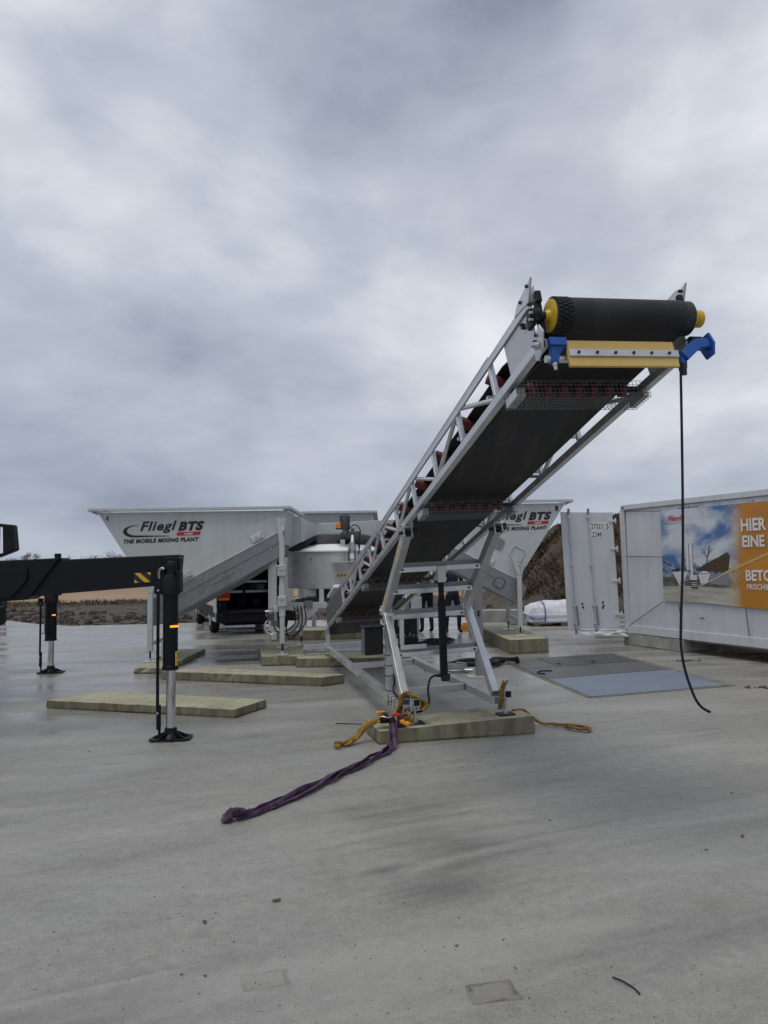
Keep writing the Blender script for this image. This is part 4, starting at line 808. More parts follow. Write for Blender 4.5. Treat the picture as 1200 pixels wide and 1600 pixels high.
    for i in range(21):
        t = i / 20; an = R(78) + R(192) * t
        if t < 0.72:
            a_ = R(70) + R(200) * (t / 0.72); cx_, cz_ = 0.19, -0.335
            up_.append((cx_ + 0.20 * math.cos(a_), cz_ + 0.105 * math.sin(a_))); k_ = 0.05 * math.sin(math.pi * t / 0.72 * 0.55 + .1)
            lo_.append((cx_ + 0.03 + 0.165 * math.cos(a_), cz_ + 0.012 + 0.085 * math.sin(a_)))
        else:
            k_ = (t - 0.72) / 0.28; up_.append((0.19 + 0.62 * k_, -0.44 - 0.0 * k_)); lo_.append((0.20 + 0.60 * k_, -0.408 - 0.022 * k_))
    m = MB(); n_ = len(up_); m.add([TL(*p) - Y * 0.003 for p in up_] + [TL(*p) - Y * 0.003 for p in lo_], [(i, i + 1, n_ + i + 1, n_ + i) for i in range(n_ - 1)]); m.build('emblem_swoosh', M['txt'], fw_)
    text(number, 'lettering', M['txt'], fw_, H(0.136 if mx > 0 else 0.20, -0.002, -0.15), X, Z, 0.055, 0.10, 0, 0.0)
    if hatches:
        def rr(cx, cz, w_, h_, ang):
            c_, s_ = math.cos(ang), math.sin(ang); return [H(cx + c_ * a_ - s_ * b_, -0.034, cz + s_ * a_ + c_ * b_) for a_, b_ in ((-w_ / 2 + .03, -h_ / 2), (w_ / 2 - .03, -h_ / 2), (w_ / 2, -h_ / 2 + .03), (w_ / 2, h_ / 2 - .03), (w_ / 2 - .03, h_ / 2), (-w_ / 2 + .03, h_ / 2), (-w_ / 2, h_ / 2 - .03), (-w_ / 2, -h_ / 2 + .03))]
        an = R(28)
        pt('hatch_plate', M['galv_dull'], lambda m: m.prism([q + V((0, .02, 0)) for q in rr(1.35, -0.78, 0.21, 0.21, an)], (0, -0.012, 0)), fw_, 0.002)
        for cx, cz, w_, h_, mt, yo in ((0.98, -0.99, 0.26, 0.24, 'white', 0.024), (1.36, -1.56, 0.19, 0.19, 'motor', -0.022)):
            q_ = [p + V((0, yo, 0)) for p in rr(cx, cz, w_, h_, an)]
            pt('hatch_rim', M[mt], lambda m: m.tube(q_, 0.012, 6, closed=True), fw_ if yo > 0 else tr, smooth=True)
            if yo < 0: pt('hatch_plate', M['galv_dull'], lambda m: m.prism(q_, (0, -0.006, 0)), tr)
    return root, H
hopper(1, -5.013, 13.2, 2.668, '4', 'white aggregate hopper numbered 4, left of the mixer, above the parked van', 0.09)
hopper(-1, 3.61, 15.0, 2.865, '1', 'white aggregate hopper numbered 1, right of the conveyor, before the earth mound', 0.265, True)

# hopper standing behind the mixer, seen end on
hb = thing('aggregate_hopper', (-1.05, 19.0, 0), 'white aggregate hopper behind the mixer, only its rim and end panel showing', 'hopper', 'white aggregate hoppers of the mixing plant')
def pb(name, mat, fn, bevel=0.0, parent=None): m = MB(); fn(m); return m.build(name, mat, parent or hb, bevel)
yb = 17.6; zr = 2.90
pb('end_wall', W_, lambda m: m.prism([(-2.05, yb, zr - .2), (-0.32, yb, zr - .2), (-0.32, yb, 1.7), (-2.05, yb, 1.7)], (0, 0.02, 0)), 0.003)
pb('end_wall', W_, lambda m: m.prism([(-2.10, yb - 0.06, zr), (-0.26, yb - 0.06, zr), (-0.33, yb, zr - .2), (-2.04, yb, zr - .2)], (0, 0.02, 0)))
pb('side_wall', W_, lambda m: m.prism([(-2.1, yb, zr), (-2.1, yb + 3.0, zr), (-1.7, yb + 3.0, 1.3), (-1.7, yb, 1.3)], (0.02, 0, 0)))
pb('side_wall', W_, lambda m: m.prism([(-0.26, yb, zr), (-0.26, yb + 3.0, zr), (-0.6, yb + 3.0, 1.3), (-0.6, yb, 1.3)], (-0.02, 0, 0)))
pb('end_wall', W_, lambda m: m.prism([(-2.1, yb + 3.0, zr), (-0.26, yb + 3.0, zr), (-0.6, yb + 3.0, 1.3), (-1.7, yb + 3.0, 1.3)], (0, 0.02, 0)))
for p_, q_ in (((-2.22, yb - .08, zr + .02), (-0.17, yb - .08, zr + .02)), ((-2.22, yb + 3.08, zr + .02), (-0.17, yb + 3.08, zr + .02)), ((-2.17, yb - .075, zr + .018), (-2.17, yb + 3.08, zr + .018)), ((-0.21, yb - .075, zr + .018), (-0.21, yb + 3.08, zr + .018))):
    pb('rim', W_, lambda m: m.beam(p_, q_, 0.10, 0.055, Z), 0.004)
pb('side_panel', W_, lambda m: m.prism([(-0.30, yb - .25, 2.66), (0.35, yb - .25, 2.72), (0.35, yb - .25, 1.95), (-0.30, yb - .25, 1.95)], (0, 0.03, 0)), 0.003)
pb('side_panel', W_, lambda m: m.prism([(-1.24, yb - .3, 2.56), (-0.34, yb - .3, 2.62), (-0.34, yb - .3, 1.95), (-1.24, yb - .3, 1.95)], (0, 0.03, 0)), 0.003)
pb('panel_rod', M['galv_dull'], lambda m: m.beam((-1.20, yb - .32, 2.52), (-0.62, yb - .32, 2.55), 0.02, 0.03))
for x_ in (-1.9, -0.4):
    pb('leg', W_, lambda m: m.beam((x_, yb + 2.6, 0), (x_, yb + 2.6, 1.5), 0.1, 0.1, Y)); pb('leg', W_, lambda m: m.beam((x_, yb + 0.3, 0.22), (x_, yb + 0.3, 1.9), 0.1, 0.1, Y))

# ------------------------------------------------------------------ pan mixer on its frame
mxr = thing('pan_mixer', (-0.98, 15.25, 0), 'round white pan mixer with domed lid, dark grey motor and orange beacon', 'mixer')
def pm(name, mat, fn, bevel=0.0, smooth=False, parent=None): m = MB(); fn(m); return m.build(name, mat, parent or mxr, bevel, smooth)
mc = V((-0.98, 15.25, 0)); MR = 0.97
pan = pm('pan', W_, lambda m: m.lathe(mc + Z * 1.27, Z, [(0, MR - .02), (0.004, MR), (0.68, MR), (0.685, MR - .1)], 72), smooth=True)
pm('pan_flange', M['lid'], lambda m: m.lathe(mc + Z * 1.952, Z, [(0, MR + .035), (0.022, MR + .035), (0.0225, MR - .2)], 72), smooth=True, parent=pan)
pm('pan_flange', W_, lambda m: m.lathe(mc + Z * 1.255, Z, [(0, MR - .2), (0.001, MR + .02), (0.014, MR + .02)], 72), smooth=True, parent=pan)
pm('lid', M['lid'], lambda m: m.lathe(mc + Z * 1.975, Z, [(0, MR + .02), (0.02, MR), (0.10, 0.78), (0.19, 0.52), (0.235, 0.30), (0.25, 0.05)], 72), smooth=True)
pm('rubber_hood', M['belt'], lambda m: m.lathe(mc + V((0, 0.25, 1.98)), Z, [(0, 0.98), (0.18, 0.93), (0.28, 0.80), (0.33, 0.60)], 48), smooth=True)
for dx, z_ in ((-0.74, 1.80), (-0.79, 1.72), (-0.79, 1.55), (-0.40, 1.82)):
    y_ = mc.y - math.sqrt(MR ** 2 - dx ** 2); d_ = V((dx, y_ - mc.y, 0)).normalized(); c_ = V((mc.x + dx, y_, z_))
    pm('bolt', M['zinc'], lambda m: m.cyl(c_ - d_ * .01, c_ + d_ * 0.03, 0.018, 8), parent=pan)
def on_pan(a, z, r=MR + .004): return mc + V((math.sin(a) * r, -math.cos(a) * r, z))
def sticker(a0, a1, z0, z1, mat, name='sticker'):
    m = MB(); n_ = 8; m.add([on_pan(a0 + (a1 - a0) * i / n_, z) for z in (z0, z1) for i in range(n_ + 1)], [(i, i + 1, n_ + 2 + i, n_ + 1 + i) for i in range(n_)]); return m.build(name, M[mat], pan)
sticker(0.07, 0.27, 1.475, 1.535, 'warn')
for i in range(3): m = MB(); a_ = 0.105 + 0.065 * i; m.add([on_pan(a_ - .02, 1.485, MR + .007), on_pan(a_ + .02, 1.485, MR + .007), on_pan(a_, 1.525, MR + .007)], [(0, 1, 2)]); m.build('warning_triangle', M['txt'], pan)
sticker(0.08, 0.21, 1.30, 1.345, 'warn2')
sticker(-0.42, -0.37, 1.33, 1.39, 'txtwhite'); 
m = MB(); m.tube([on_pan(-0.425, 1.325, MR + .006), on_pan(-0.365, 1.325, MR + .006), on_pan(-0.365, 1.395, MR + .006), on_pan(-0.425, 1.395, MR + .006)], 0.004, 5, closed=True); m.build('sticker_edge', M['txtred'], pan)
# hood that leads from hopper number 4 into the pan
pm('inlet_hood', W_, lambda m: m.prism([(-1.93, 14.40, 2.66), (-1.60, 14.40, 2.62), (-1.60, 14.40, 2.14), (-1.88, 14.40, 2.00), (-1.93, 14.40, 2.05)], (0, 0.9, 0)), 0.006)
pm('inlet_hood', W_, lambda m: m.prism([(-1.595, 14.41, 2.62), (-1.34, 14.75, 2.46), (-1.34, 14.75, 2.26), (-1.595, 14.41, 2.14)], (-0.05, 0.6, 0)), 0.006)
pm('inlet_hood', W_, lambda m: m.prism([(-1.35, 15.6, 2.56), (0.25, 15.6, 2.62), (0.25, 15.6, 2.1), (-1.35, 15.6, 2.1)], (0, 0.5, 0)), 0.01)
pm('rubber_seal', M['belt'], lambda m: m.prism([(-1.90, 14.50, 1.995), (-1.33, 14.50, 2.27), (-1.33, 14.50, 2.18), (-1.62, 14.50, 1.995)], (0, 0.9, 0)), 0.01)
# motor, gearbox and beacon over the pan
mo = V((-0.74, 14.55, 0))
mot = pm('drive_motor', M['motor'], lambda m: (m.lathe(mo + V((-0.02, 0, 2.37)), Z, [(0, .07), (0.02, .085), (0.29, .085), (0.30, .078), (0.31, .078), (0.315, .07)], 24),), smooth=True)
for i in range(12):
    a_ = 2 * math.pi * i / 12; pm('cooling_fin', M['motor'], lambda m: m.box(mo + V((-0.02 + .09 * math.cos(a_), .09 * math.sin(a_), 2.52)), (0.02, 0.008, 0.25), V((math.cos(a_), math.sin(a_), 0)), V((-math.sin(a_), math.cos(a_), 0)), Z), parent=mot)
pm('gearbox', M['motor'], lambda m: (m.box(mo + V((0.10, 0, 2.28)), (0.34, 0.18, 0.12)), m.cyl(mo + V((-0.02, 0, 2.2)), mo + V((-0.02, 0, 2.38)), 0.08, 20), m.cyl(mo + V((0.13, 0, 2.33)), mo + V((0.13, 0, 2.40)), 0.035, 12)), 0.015)
pm('gearbox_foot', M['galv_light'], lambda m: (m.box(mo + V((-0.06, -0.05, 2.12)), (0.09, 0.10, 0.12)), m.box(mo + V((0.02, -0.05, 2.06)), (0.30, 0.16, 0.02))), 0.004)
pm('drive_shaft', M['zinc'], lambda m: (m.cyl(mo + V((0.13, -.28, 1.74)), mo + V((0.13, -.28, 2.12)), 0.06, 18), m.cyl(mo + V((0.13, -.28, 1.98)), mo + V((0.13, -.28, 2.02)), 0.085, 18), m.cyl(mo + V((0.13, -.24, 2.1)), mo + V((0.13, -.1, 2.24)), 0.04, 12)), smooth=True)
pm('hinge_bracket', W_, lambda m: (m.box(mo + V((0.0, -.40, 1.755)), (0.50, 0.22, 0.018)), m.box(mo + V((0.22, -.33, 1.86)), (0.015, 0.12, 0.2)), m.box(mo + V((0.03, -.33, 1.86)), (0.015, 0.12, 0.2))), 0.003)
pm('sensor_sticker', M['txtwhite'], lambda m: m.box(mo + V((0.13, -.36, 1.86)), (0.08, 0.02, 0.10)))
bc = V((-0.875, 14.5, 0))
bea = pm('beacon', M['beacon'], lambda m: m.lathe(bc + Z * 2.39, Z, [(0, .058), (0.09, .055), (0.12, .045), (0.13, .02)], 20), smooth=True)
pm('beacon_base', M['galv_light'], lambda m: (m.box(bc + Z * 2.345, (0.15, 0.13, 0.05)), m.box(bc + V((0.08, 0, 2.33)), (0.14, 0.05, 0.03))), 0.004, parent=bea)
pm('beacon_ring', M['blackplastic'], lambda m: m.cyl(bc + Z * 2.372, bc + Z * 2.40, 0.06, 18), parent=bea)
for k, cpts in enumerate(([(0.02, -.1, 2.32), (0.16, -.12, 2.46), (0.28, -.12, 2.36), (0.25, -.22, 2.1), (0.26, -.26, 1.95)], [(0.04, -.1, 2.3), (-0.02, -.14, 2.24), (0.06, -.16, 2.19), (0.10, -.1, 2.22)], [(0.25, -.3, 1.9), (0.27, -.3, 2.05), (0.24, -.3, 2.15)])):
    pm('wiring', M['black'], lambda m: m.tube(spline([mo + V(p_) for p_ in cpts], 6), 0.010, 6), smooth=True)
# underside, discharge and frame
pm('discharge_cone', M['galv_dull'], lambda m: m.lathe(mc + V((0.0, -0.25, 0.95)), Z, [(0, .32), (0.20, .52), (0.30, .52)], 32), smooth=True)
pm('discharge_gate', M['belt'], lambda m: m.box(mc + V((0.05, -0.62, 1.16)), (0.62, 0.3, 0.14)), 0.02)
pm('gate_box', W_, lambda m: m.box(mc + V((-0.45, -0.75, 1.18)), (0.24, 0.2, 0.13)), 0.006)
pm('gate_actuator', M['motor'], lambda m: (m.box(mc + V((-0.45, -0.6, 1.05)), (0.36, 0.12, 0.06)), m.cyl(mc + V((-0.75, -0.62, 1.03)), mc + V((-0.2, -0.62, 1.03)), 0.03, 12)), 0.006)
fy = 14.25
for y_ in (fy, 16.2): pm('frame_beam', M['galv'] if y_ == fy else W_, lambda m: m.beam((-1.95, y_, 0.955), (0.35, y_, 0.955), 0.10, 0.11, Z), 0.005)
for x_ in (-1.80, 0.30): pm('frame_beam', M['galv'], lambda m: m.beam((x_, fy, 0.99), (x_, 16.2, 0.99), 0.10, 0.09, Z), 0.005)
pm('clamp_block', M['galv_dull'], lambda m: m.box((-1.44, fy - .06, 0.97), (0.16, 0.06, 0.14)), 0.008)
pm('frame_brace', M['galv'], lambda m: m.beam((-1.28, fy - .02, 0.91), (-1.86, fy - .02, 0.42), 0.07, 0.11, Z), 0.004)
for x_ in (-1.20, -0.76): pm('pan_support', M['galv'], lambda m: m.box((x_, fy + .2, 1.14), (0.09, 0.3, 0.26)), 0.004)
def post(x, y, zf, top, off=0.0, full=True):
    po_ = pm('support_post', W_, lambda m: m.beam((x, y, 1.30), (x, y, top - .44), 0.085, 0.085, Y), 0.005)
    if full:
        pm('support_post', W_, lambda m: m.prism([(x - .0425, y - .0425, top - .44), (x + .0425, y - .0425, top - .44), (x - .02, y - .0425, top), (x - .095, y - .0425, top)], (0, 0.085, 0)), 0.004)
        for z_, h_ in ((1.60, 0.16), (1.09, 0.18)):
            cl = pm('post_collar', W_, lambda m: m.box((x + .005, y, z_), (0.155, 0.14, h_)), 0.006)
            pm('collar_plate', W_, lambda m: m.box((x + .005, y - .075, z_), (0.125, 0.012, h_ * 0.9)), 0.003, parent=cl)
            pm('collar_handle', M['galv_dull'], lambda m: m.tube([(x - .03, y - .085, z_ + .02), (x - .02, y - .10, z_ + .03), (x + .03, y - .10, z_ + .03), (x + .04, y - .085, z_ + .02)], 0.006, 6), parent=cl)
            for i in (-1, 1):
                for j in (-1, 1): pm('bolt', M['zinc'], lambda m: m.cyl((x + .005 + i * .052, y - .08, z_ + j * h_ * .38), (x + .005 + i * .052, y - .092, z_ + j * h_ * .38), 0.008, 6), parent=cl)
        pm('post_clamp', M['galv'], lambda m: m.box((x - .01, y, 1.70), (0.19, 0.15, 0.03)), 0.003)
    pm('support_post', W_, lambda m: m.beam((x, y, 0.83), (x, y, 1.35), 0.10, 0.10, Y), 0.005)
    pm('support_post', W_, lambda m: m.beam((x, y, zf + .2), (x, y, 0.85), 0.082, 0.082, Y), 0.005)
    pm('foot_screw', M['bolt'], lambda m: m.cyl((x, y, zf + .01), (x, y, zf + .22), 0.017, 10), smooth=True)
    pm('foot_plate', M['galv_light'], lambda m: (m.box((x, y, zf + .012), (0.20, 0.18, 0.018)), m.cyl((x, y, zf + .02), (x, y, zf + .075), 0.035, 12)), 0.003)
post(-1.78, 13.12, 0.165, 2.53)
post(-1.93, 14.2, 0.165, 2.2, full=False); post(0.30, 14.2, 0.0, 2.2, full=False); post(0.30, 16.2, 0.0, 2.2, full=False); post(-1.80, 16.2, 0.0, 2.2, full=False)
pm('frame_beam', M['galv'], lambda m: m.beam((-1.90, 13.12, 0.955), (-1.90, 14.3, 0.955), 0.08, 0.10, Z), 0.004)
pm('cable_duct', M['galv'], lambda m: (m.beam((-1.97, 13.45, 0.40), (-1.97, 13.45, 2.3), 0.10, 0.06, Y), m.beam((-2.05, 13.5, 0.55), (-2.05, 13.5, 2.2), 0.05, 0.05, Y)), 0.003)
rg2 = random.Random(5)
for k in range(4):
    a = V((-1.95 + .07 * k, 13.2, 0.98 - .02 * k)); b = V((-1.60 + .06 * k, 13.3, 1.0)); 
    pm('hydraulic_hose', M['black'], lambda m: m.tube(spline([a, a + V((rg2.uniform(-.03, .08), -.06, -.22 - rg2.uniform(0, .2))), (a + b) / 2 + V((rg2.uniform(-.05, .05), -.08, -.42 - .03 * k)), b + V((.02, -.02, -.3)), b], 8), 0.011, 6), smooth=True)
pm('hydraulic_hose', M['galv_light'], lambda m: m.tube(spline([(-1.95, 13.1, 0.78), (-2.05, 13.06, 0.74), (-2.06, 13.05, 0.60), (-1.97, 13.05, 0.53), (-1.90, 13.06, 0.55)], 8), 0.014, 8), smooth=True)
pm('valve_block', M['motor'], lambda m: (m.box((-1.98, 13.08, 0.84), (0.10, 0.09, 0.12)), m.cyl((-2.03, 13.0, 0.86), (-2.03, 13.08, 0.86), 0.03, 10), m.box((-1.90, 13.07, 0.72), (0.12, 0.06, 0.09))), 0.006)
pm('valve_block', M['zinc'], lambda m: (m.cyl((-2.06, 13.03, 0.92), (-1.94, 13.03, 0.92), 0.022, 10), m.cyl((-1.97, 13.02, 0.98), (-1.97, 13.02, 0.88), 0.018, 10)), smooth=True)
# free-standing box-section post right of the conveyor
pp = thing('steel_prop', (1.40, 11.45, 0), 'pale grey box-section steel prop standing behind the right conveyor leg', 'prop')
m = MB(); m.beam((1.40, 11.45, 0.02), (1.40, 11.45, 1.50), 0.12, 0.10, Y, True); m.build('post', M['galv_dull'], pp, 0.005)  # duller steel stands in for the shade this galvanised post is in
m = MB(); m.box((1.36, 11.45, 0.012), (0.30, 0.26, 0.02)); m.build('foot_plate', M['galv_light'], pp, 0.003)
m = MB(); m.box((1.395, 11.398, 0.95), (0.03, 0.01, 0.09)); m.build('slot', M['hole'], pp)
# ------------------------------------------------------------------ crane truck with outriggers
tk = thing('crane_truck', (-6.5, 9.6, 0), 'black crane truck at the left edge, outrigger beam and two stabiliser legs reaching into view', 'truck')
def pk(name, mat, fn, bevel=0.0, smooth=False, parent=None): m = MB(); fn(m); return m.build(name, mat, parent or tk, bevel, smooth)
B = M['black']; by = 7.82
bm = pk('outrigger_beam', B, lambda m: m.prism([(-3.72, by - .11, 1.43), (-2.125, by - .11, 1.535), (-2.10, by - .11, 1.838), (-3.72, by - .11, 1.79)], (0, 0.22, 0)), 0.012)
pk('beam_sleeve', B, lambda m: m.prism([(-7.2, by - .14, 1.22), (-3.63, by - .14, 1.40), (-3.60, by - .14, 1.43), (-3.42, by - .14, 1.66), (-3.30, by - .14, 1.82), (-7.2, by - .14, 1.70)], (0, 0.28, 0)), 0.012)
pk('sleeve_plate', B, lambda m: m.prism([(-4.6, by - .165, 1.38), (-3.78, by - .165, 1.42), (-3.62, by - .165, 1.60), (-3.62, by - .165, 1.72), (-4.6, by - .165, 1.69)], (0, 0.02, 0)), 0.006)
pk('locking_pin', B, lambda m: m.cyl((-3.335, by - .1, 1.80), (-3.335, by - .1, 1.865), 0.032, 14), 0.004)
pk('beam_edge', B, lambda m: m.beam((-3.72, by - .115, 1.436), (-2.13, by - .115, 1.541), 0.012, 0.016, Z), 0.002, parent=bm)
# hazard label: black ground with yellow bars
hx0, hx1, hz0, hz1 = -2.55, -2.38, 1.553, 1.655
def hp(a, b): return V((hx0 + (hx1 - hx0) * a, by - .1125, hz0 + (hz1 - hz0) * b + (hx1 - hx0) * a * 0.05))
m = MB(); m.add([hp(0, 0), hp(1, 0), hp(1, 1), hp(0, 1)], [(0, 1, 2, 3)]); hz_ = m.build('hazard_label', M['txt'], bm)
for poly in ([(0.02, 0.98), (0.34, 0.98), (0.98, 0.02), (0.62, 0.02)], [(0.02, 0.02), (0.25, 0.02), (0.02, 0.36)], [(0.75, 0.98), (0.98, 0.98), (0.98, 0.66)]):
    m = MB(); m.add([hp(a, b) - Y * 0.002 for a, b in poly], [tuple(range(len(poly)))]); m.build('hazard_bar', M['warn'], hz_)
def leg(x, y, ztop, zsplit, hw=0.074, thin=-0.12, led=None, cap=True):
    lg = pk('stabiliser_leg', B, lambda m: m.lathe((x, y, zsplit), Z * (ztop - zsplit), [(0, hw + .006), (0.04, hw + .006), (0.045, hw), (0.78, hw), (0.785, hw + .02), (0.93, hw + .02), (1, hw - .01)], 28), smooth=True)
    if cap: pk('leg_cap', B, lambda m: (m.lathe((x + .01, y, ztop - .01), Z, [(0, .062), (0.10, .058), (0.14, .045), (0.145, .02)], 24), m.box((x - .085, y + .03, ztop - .02), (0.05, 0.1, 0.16)), m.box((x + .085, y + .02, ztop - .08), (0.035, 0.14, 0.22))), 0.008, parent=lg)
    pk('chrome_rod', M['chrome'], lambda m: m.cyl((x + .008, y, 0.09), (x + .008, y, zsplit), 0.047, 28), smooth=True)
    pk('guide_rod', B, lambda m: (m.cyl((x + thin, y - .02, 0.30), (x + thin, y - .02, ztop - .13), 0.016, 12), m.cyl((x + thin + .012, y - .02, 0.10), (x + thin + .012, y - .02, 0.34), 0.023, 12), m.cyl((x + thin + .02, y - .02, 0.04), (x + thin + .02, y - .02, 0.12), 0.013, 10)), smooth=True)
    pk('guide_clevis', B, lambda m: (m.box((x + thin, y - .02, ztop - .14), (0.075, 0.04, 0.12)), m.beam((x + thin, y - .02, zsplit + .12), (x - hw * .8, y - .01, zsplit + .12), 0.012, 0.014)), 0.012)
    for z_ in (0.265, ztop - .16): pk('bolt', M['zinc'], lambda m: m.cyl((x + thin + .01, y - .06, z_), (x + thin + .01, y - .02, z_), 0.011, 8))
    pk('hydraulic_pipe', M['zinc'], lambda m: m.tube([(x - hw + .012, y - .065, zsplit + .12), (x - hw + .012, y - .065, zsplit + .30)], 0.009, 8), smooth=True)
    ft = pk('foot_pad', B, lambda m: (m.prism([(x + .015 + a_, y + b_, 0.002) for a_, b_ in ((-.20, -.09), (-.16, -.14), (.15, -.12), (.20, -.07), (.19, .10), (.14, .14), (-.15, .13), (-.19, .09))], (0, 0, 0.02)), m.lathe((x + .008, y, 0.018), Z * .10, [(0, .10), (0.4, .066), (1, .058)], 20)), 0.003)
    for i in range(8): a_ = R(45 * i + 12); pk('pad_rib', B, lambda m: m.prism([(x + .012 + math.cos(a_) * .05, y + math.sin(a_) * .05, 0.085), (x + .012 + math.cos(a_) * .165, y + math.sin(a_) * .165, 0.034), (x + .012 + math.cos(a_) * .165, y + math.sin(a_) * .165, 0.02), (x + .012 + math.cos(a_) * .05, y + math.sin(a_) * .05, 0.02)], V((-math.sin(a_), math.cos(a_), 0)) * 0.014), parent=ft)
    if led: pk('marker_lamp', M['led'], lambda m: m.box((x + .055, y - .058, led), (0.085, 0.03, 0.02), V((.95, .32, .03)).normalized(), V((-.32, .95, 0)).normalized(), Z), 0.006)
    return lg
lg = leg(-2.165, 7.66, 1.64, 0.685, led=1.12)
pk('leg_bracket', B, lambda m: m.box((-2.16, 7.735, 1.66), (0.17, 0.10, 0.30)), 0.01)
pk('grease_smear', M['zinc'], lambda m: m.tube(spline([(-2.275, 7.64, 1.60), (-2.27, 7.62, 1.67), (-2.235, 7.6, 1.70), (-2.215, 7.6, 1.69)], 5), 0.014, 8), smooth=True)
pk('yellow_tag', M['warn'], lambda m: m.box((-2.092, 7.62, 0.80), (0.01, 0.05, 0.14)))
leg(-5.52, 12.55, 1.30, 0.525, hw=0.09, thin=-0.165, led=0.945, cap=False)
pk('outrigger_beam', B, lambda m: m.beam((-7.6, 12.58, 1.38), (-5.40, 12.58, 1.38), 0.2, 0.24, Z), 0.01)
# mirror, cab and chassis beyond the left edge of the picture
mr = pk('wing_mirror', M['blackplastic'], lambda m: m.prism([(-4.95, 9.62, 2.30), (-4.735, 9.62, 2.275), (-4.70, 9.62, 1.95), (-4.95, 9.62, 1.855), (-5.0, 9.62, 1.9), (-5.0, 9.62, 2.28)], (0, 0.13, 0)), 0.02)
pk('mirror_glass', M['mirrorglass'], lambda m: m.prism([(-4.975, 9.612, 2.262), (-4.862, 9.612, 2.245), (-4.852, 9.612, 1.918), (-4.975, 9.612, 1.89)], (0, 0.006, 0)), parent=mr)
pk('mirror_arm', M['blackplastic'], lambda m: (m.tube([(-4.95, 9.7, 2.2), (-5.42, 9.85, 2.25)], 0.025, 10), m.tube([(-4.95, 9.7, 1.95), (-5.42, 9.85, 1.9)], 0.025, 10)), smooth=True)
cab = pk('cab', M['white'], lambda m: m.prism([(-7.9, 8.5, 1.0), (-7.9, 10.55, 1.0), (-7.9, 10.5, 1.9), (-7.9, 10.2, 2.95), (-7.9, 8.6, 3.1), (-7.9, 8.45, 2.6)], (2.45, 0, 0)), 0.05)
pk('side_window', M['glass'], lambda m: m.prism([(-5.447, 9.1, 1.9), (-5.447, 10.3, 1.9), (-5.447, 10.1, 2.6), (-5.447, 9.1, 2.7)], (0.006, 0, 0)), parent=cab)
pk('wheel_arch', M['blackplastic'], lambda m: m.box((-6.7, 9.6, 0.8), (2.3, 1.2, 0.5)), 0.05, parent=cab)
for y_ in (9.7, 5.2):
    w_ = pk('wheel', M['tyre'], lambda m: m.lathe((-5.85, y_, 0.5), X * 0.3, [(0, .35), (0.05, .48), (0.2, .5), (0.8, .5), (0.95, .48), (1, .3)], 32), smooth=True)
    pk('rim', M['zinc'], lambda m: m.lathe((-5.60, y_, 0.5), X * 0.05, [(0, .29), (0.5, .27), (1, .12)], 24), smooth=True, parent=w_)
pk('chassis', B, lambda m: (m.beam((-7.1, 2.0, 0.85), (-7.1, 12.5, 0.95), 0.1, 0.3), m.beam((-6.3, 2.0, 0.85), (-6.3, 12.5, 0.95), 0.1, 0.3)), 0.01)
pk('load_bed', M['galv_dull'], lambda m: m.box((-6.7, 4.6, 1.12), (2.45, 5.6, 0.12)), 0.01)
pk('crane_base', B, lambda m: m.box((-6.7, 7.82, 1.75), (0.8, 0.6, 1.3)), 0.03)

# ------------------------------------------------------------------ parked van
vh = V((-0.34, 0.94, 0)).normalized(); vr = V((0.94, 0.34, 0)).normalized(); v0 = V((-4.20, 18.75, 0))
van = thing('parked_van', v0 + vr + vh * 2.5, 'white van seen from behind with an open rear door, parked under hopper number 4', 'van')
def VP(r, f, z): return v0 + vr * r + vh * f + Z * z
def pv(name, mat, fn, bevel=0.0, smooth=False, parent=None): m = MB(); fn(m); return m.build(name, mat, parent or van, bevel, smooth)
WV = 1.98
pv('body_side', M['vanw'], lambda m: m.prism([VP(0, 0, 0.33), VP(0, 4.6, 0.33), VP(0, 5.5, 0.36), VP(0, 5.5, 1.05), VP(0, 4.9, 1.25), VP(0, 4.2, 2.1), VP(0, 3.9, 2.35), VP(0, 0, 2.35)], vr * 0.05), 0.01)
pv('body_side', M['vanw'], lambda m: m.prism([VP(WV, 0, 0.42), VP(WV, 4.6, 0.42), VP(WV, 5.5, 0.45), VP(WV, 5.5, 1.05), VP(WV, 4.9, 1.25), VP(WV, 4.2, 2.1), VP(WV, 3.9, 2.35), VP(WV, 0, 2.35)], -vr * 0.05), 0.01)
pv('roof', M['vanw'], lambda m: m.prism([VP(0, 0, 2.33), VP(WV, 0, 2.33), VP(WV, 3.9, 2.33), VP(0, 3.9, 2.33)], Z * 0.06), 0.02)
pv('bonnet', M['vanw'], lambda m: m.prism([VP(0.05, 4.9, 1.25), VP(WV - .05, 4.9, 1.25), VP(WV - .05, 5.5, 1.05), VP(0.05, 5.5, 1.05)], Z * -0.04))
pv('windscreen', M['glass'], lambda m: m.prism([VP(0.05, 4.9, 1.25), VP(WV - .05, 4.9, 1.25), VP(WV - .1, 4.2, 2.1), VP(0.1, 4.2, 2.1)], vh * -0.01))
pv('side_window', M['glass'], lambda m: m.prism([VP(-.004, 3.1, 1.35), VP(-.004, 4.5, 1.35), VP(-.004, 4.1, 1.95), VP(-.004, 3.1, 1.95)], vr * -0.004))
pv('cladding', M['blackplastic'], lambda m: m.prism([VP(-.02, 0.05, 0.44), VP(-.02, 5.3, 0.44), VP(-.02, 5.3, 0.70), VP(-.02, 0.05, 0.70)], vr * 0.02), 0.01)
pv('sill', M['blackplastic'], lambda m: m.beam(VP(0.02, 1.5, 0.40), VP(0.02, 3.6, 0.40), 0.06, 0.10), 0.01)
pv('floor', M['hole'], lambda m: m.prism([VP(.06, 0.02, 0.52), VP(WV - .06, 0.02, 0.52), VP(WV - .06, 5.0, 0.52), VP(.06, 5.0, 0.52)], Z * 0.05))
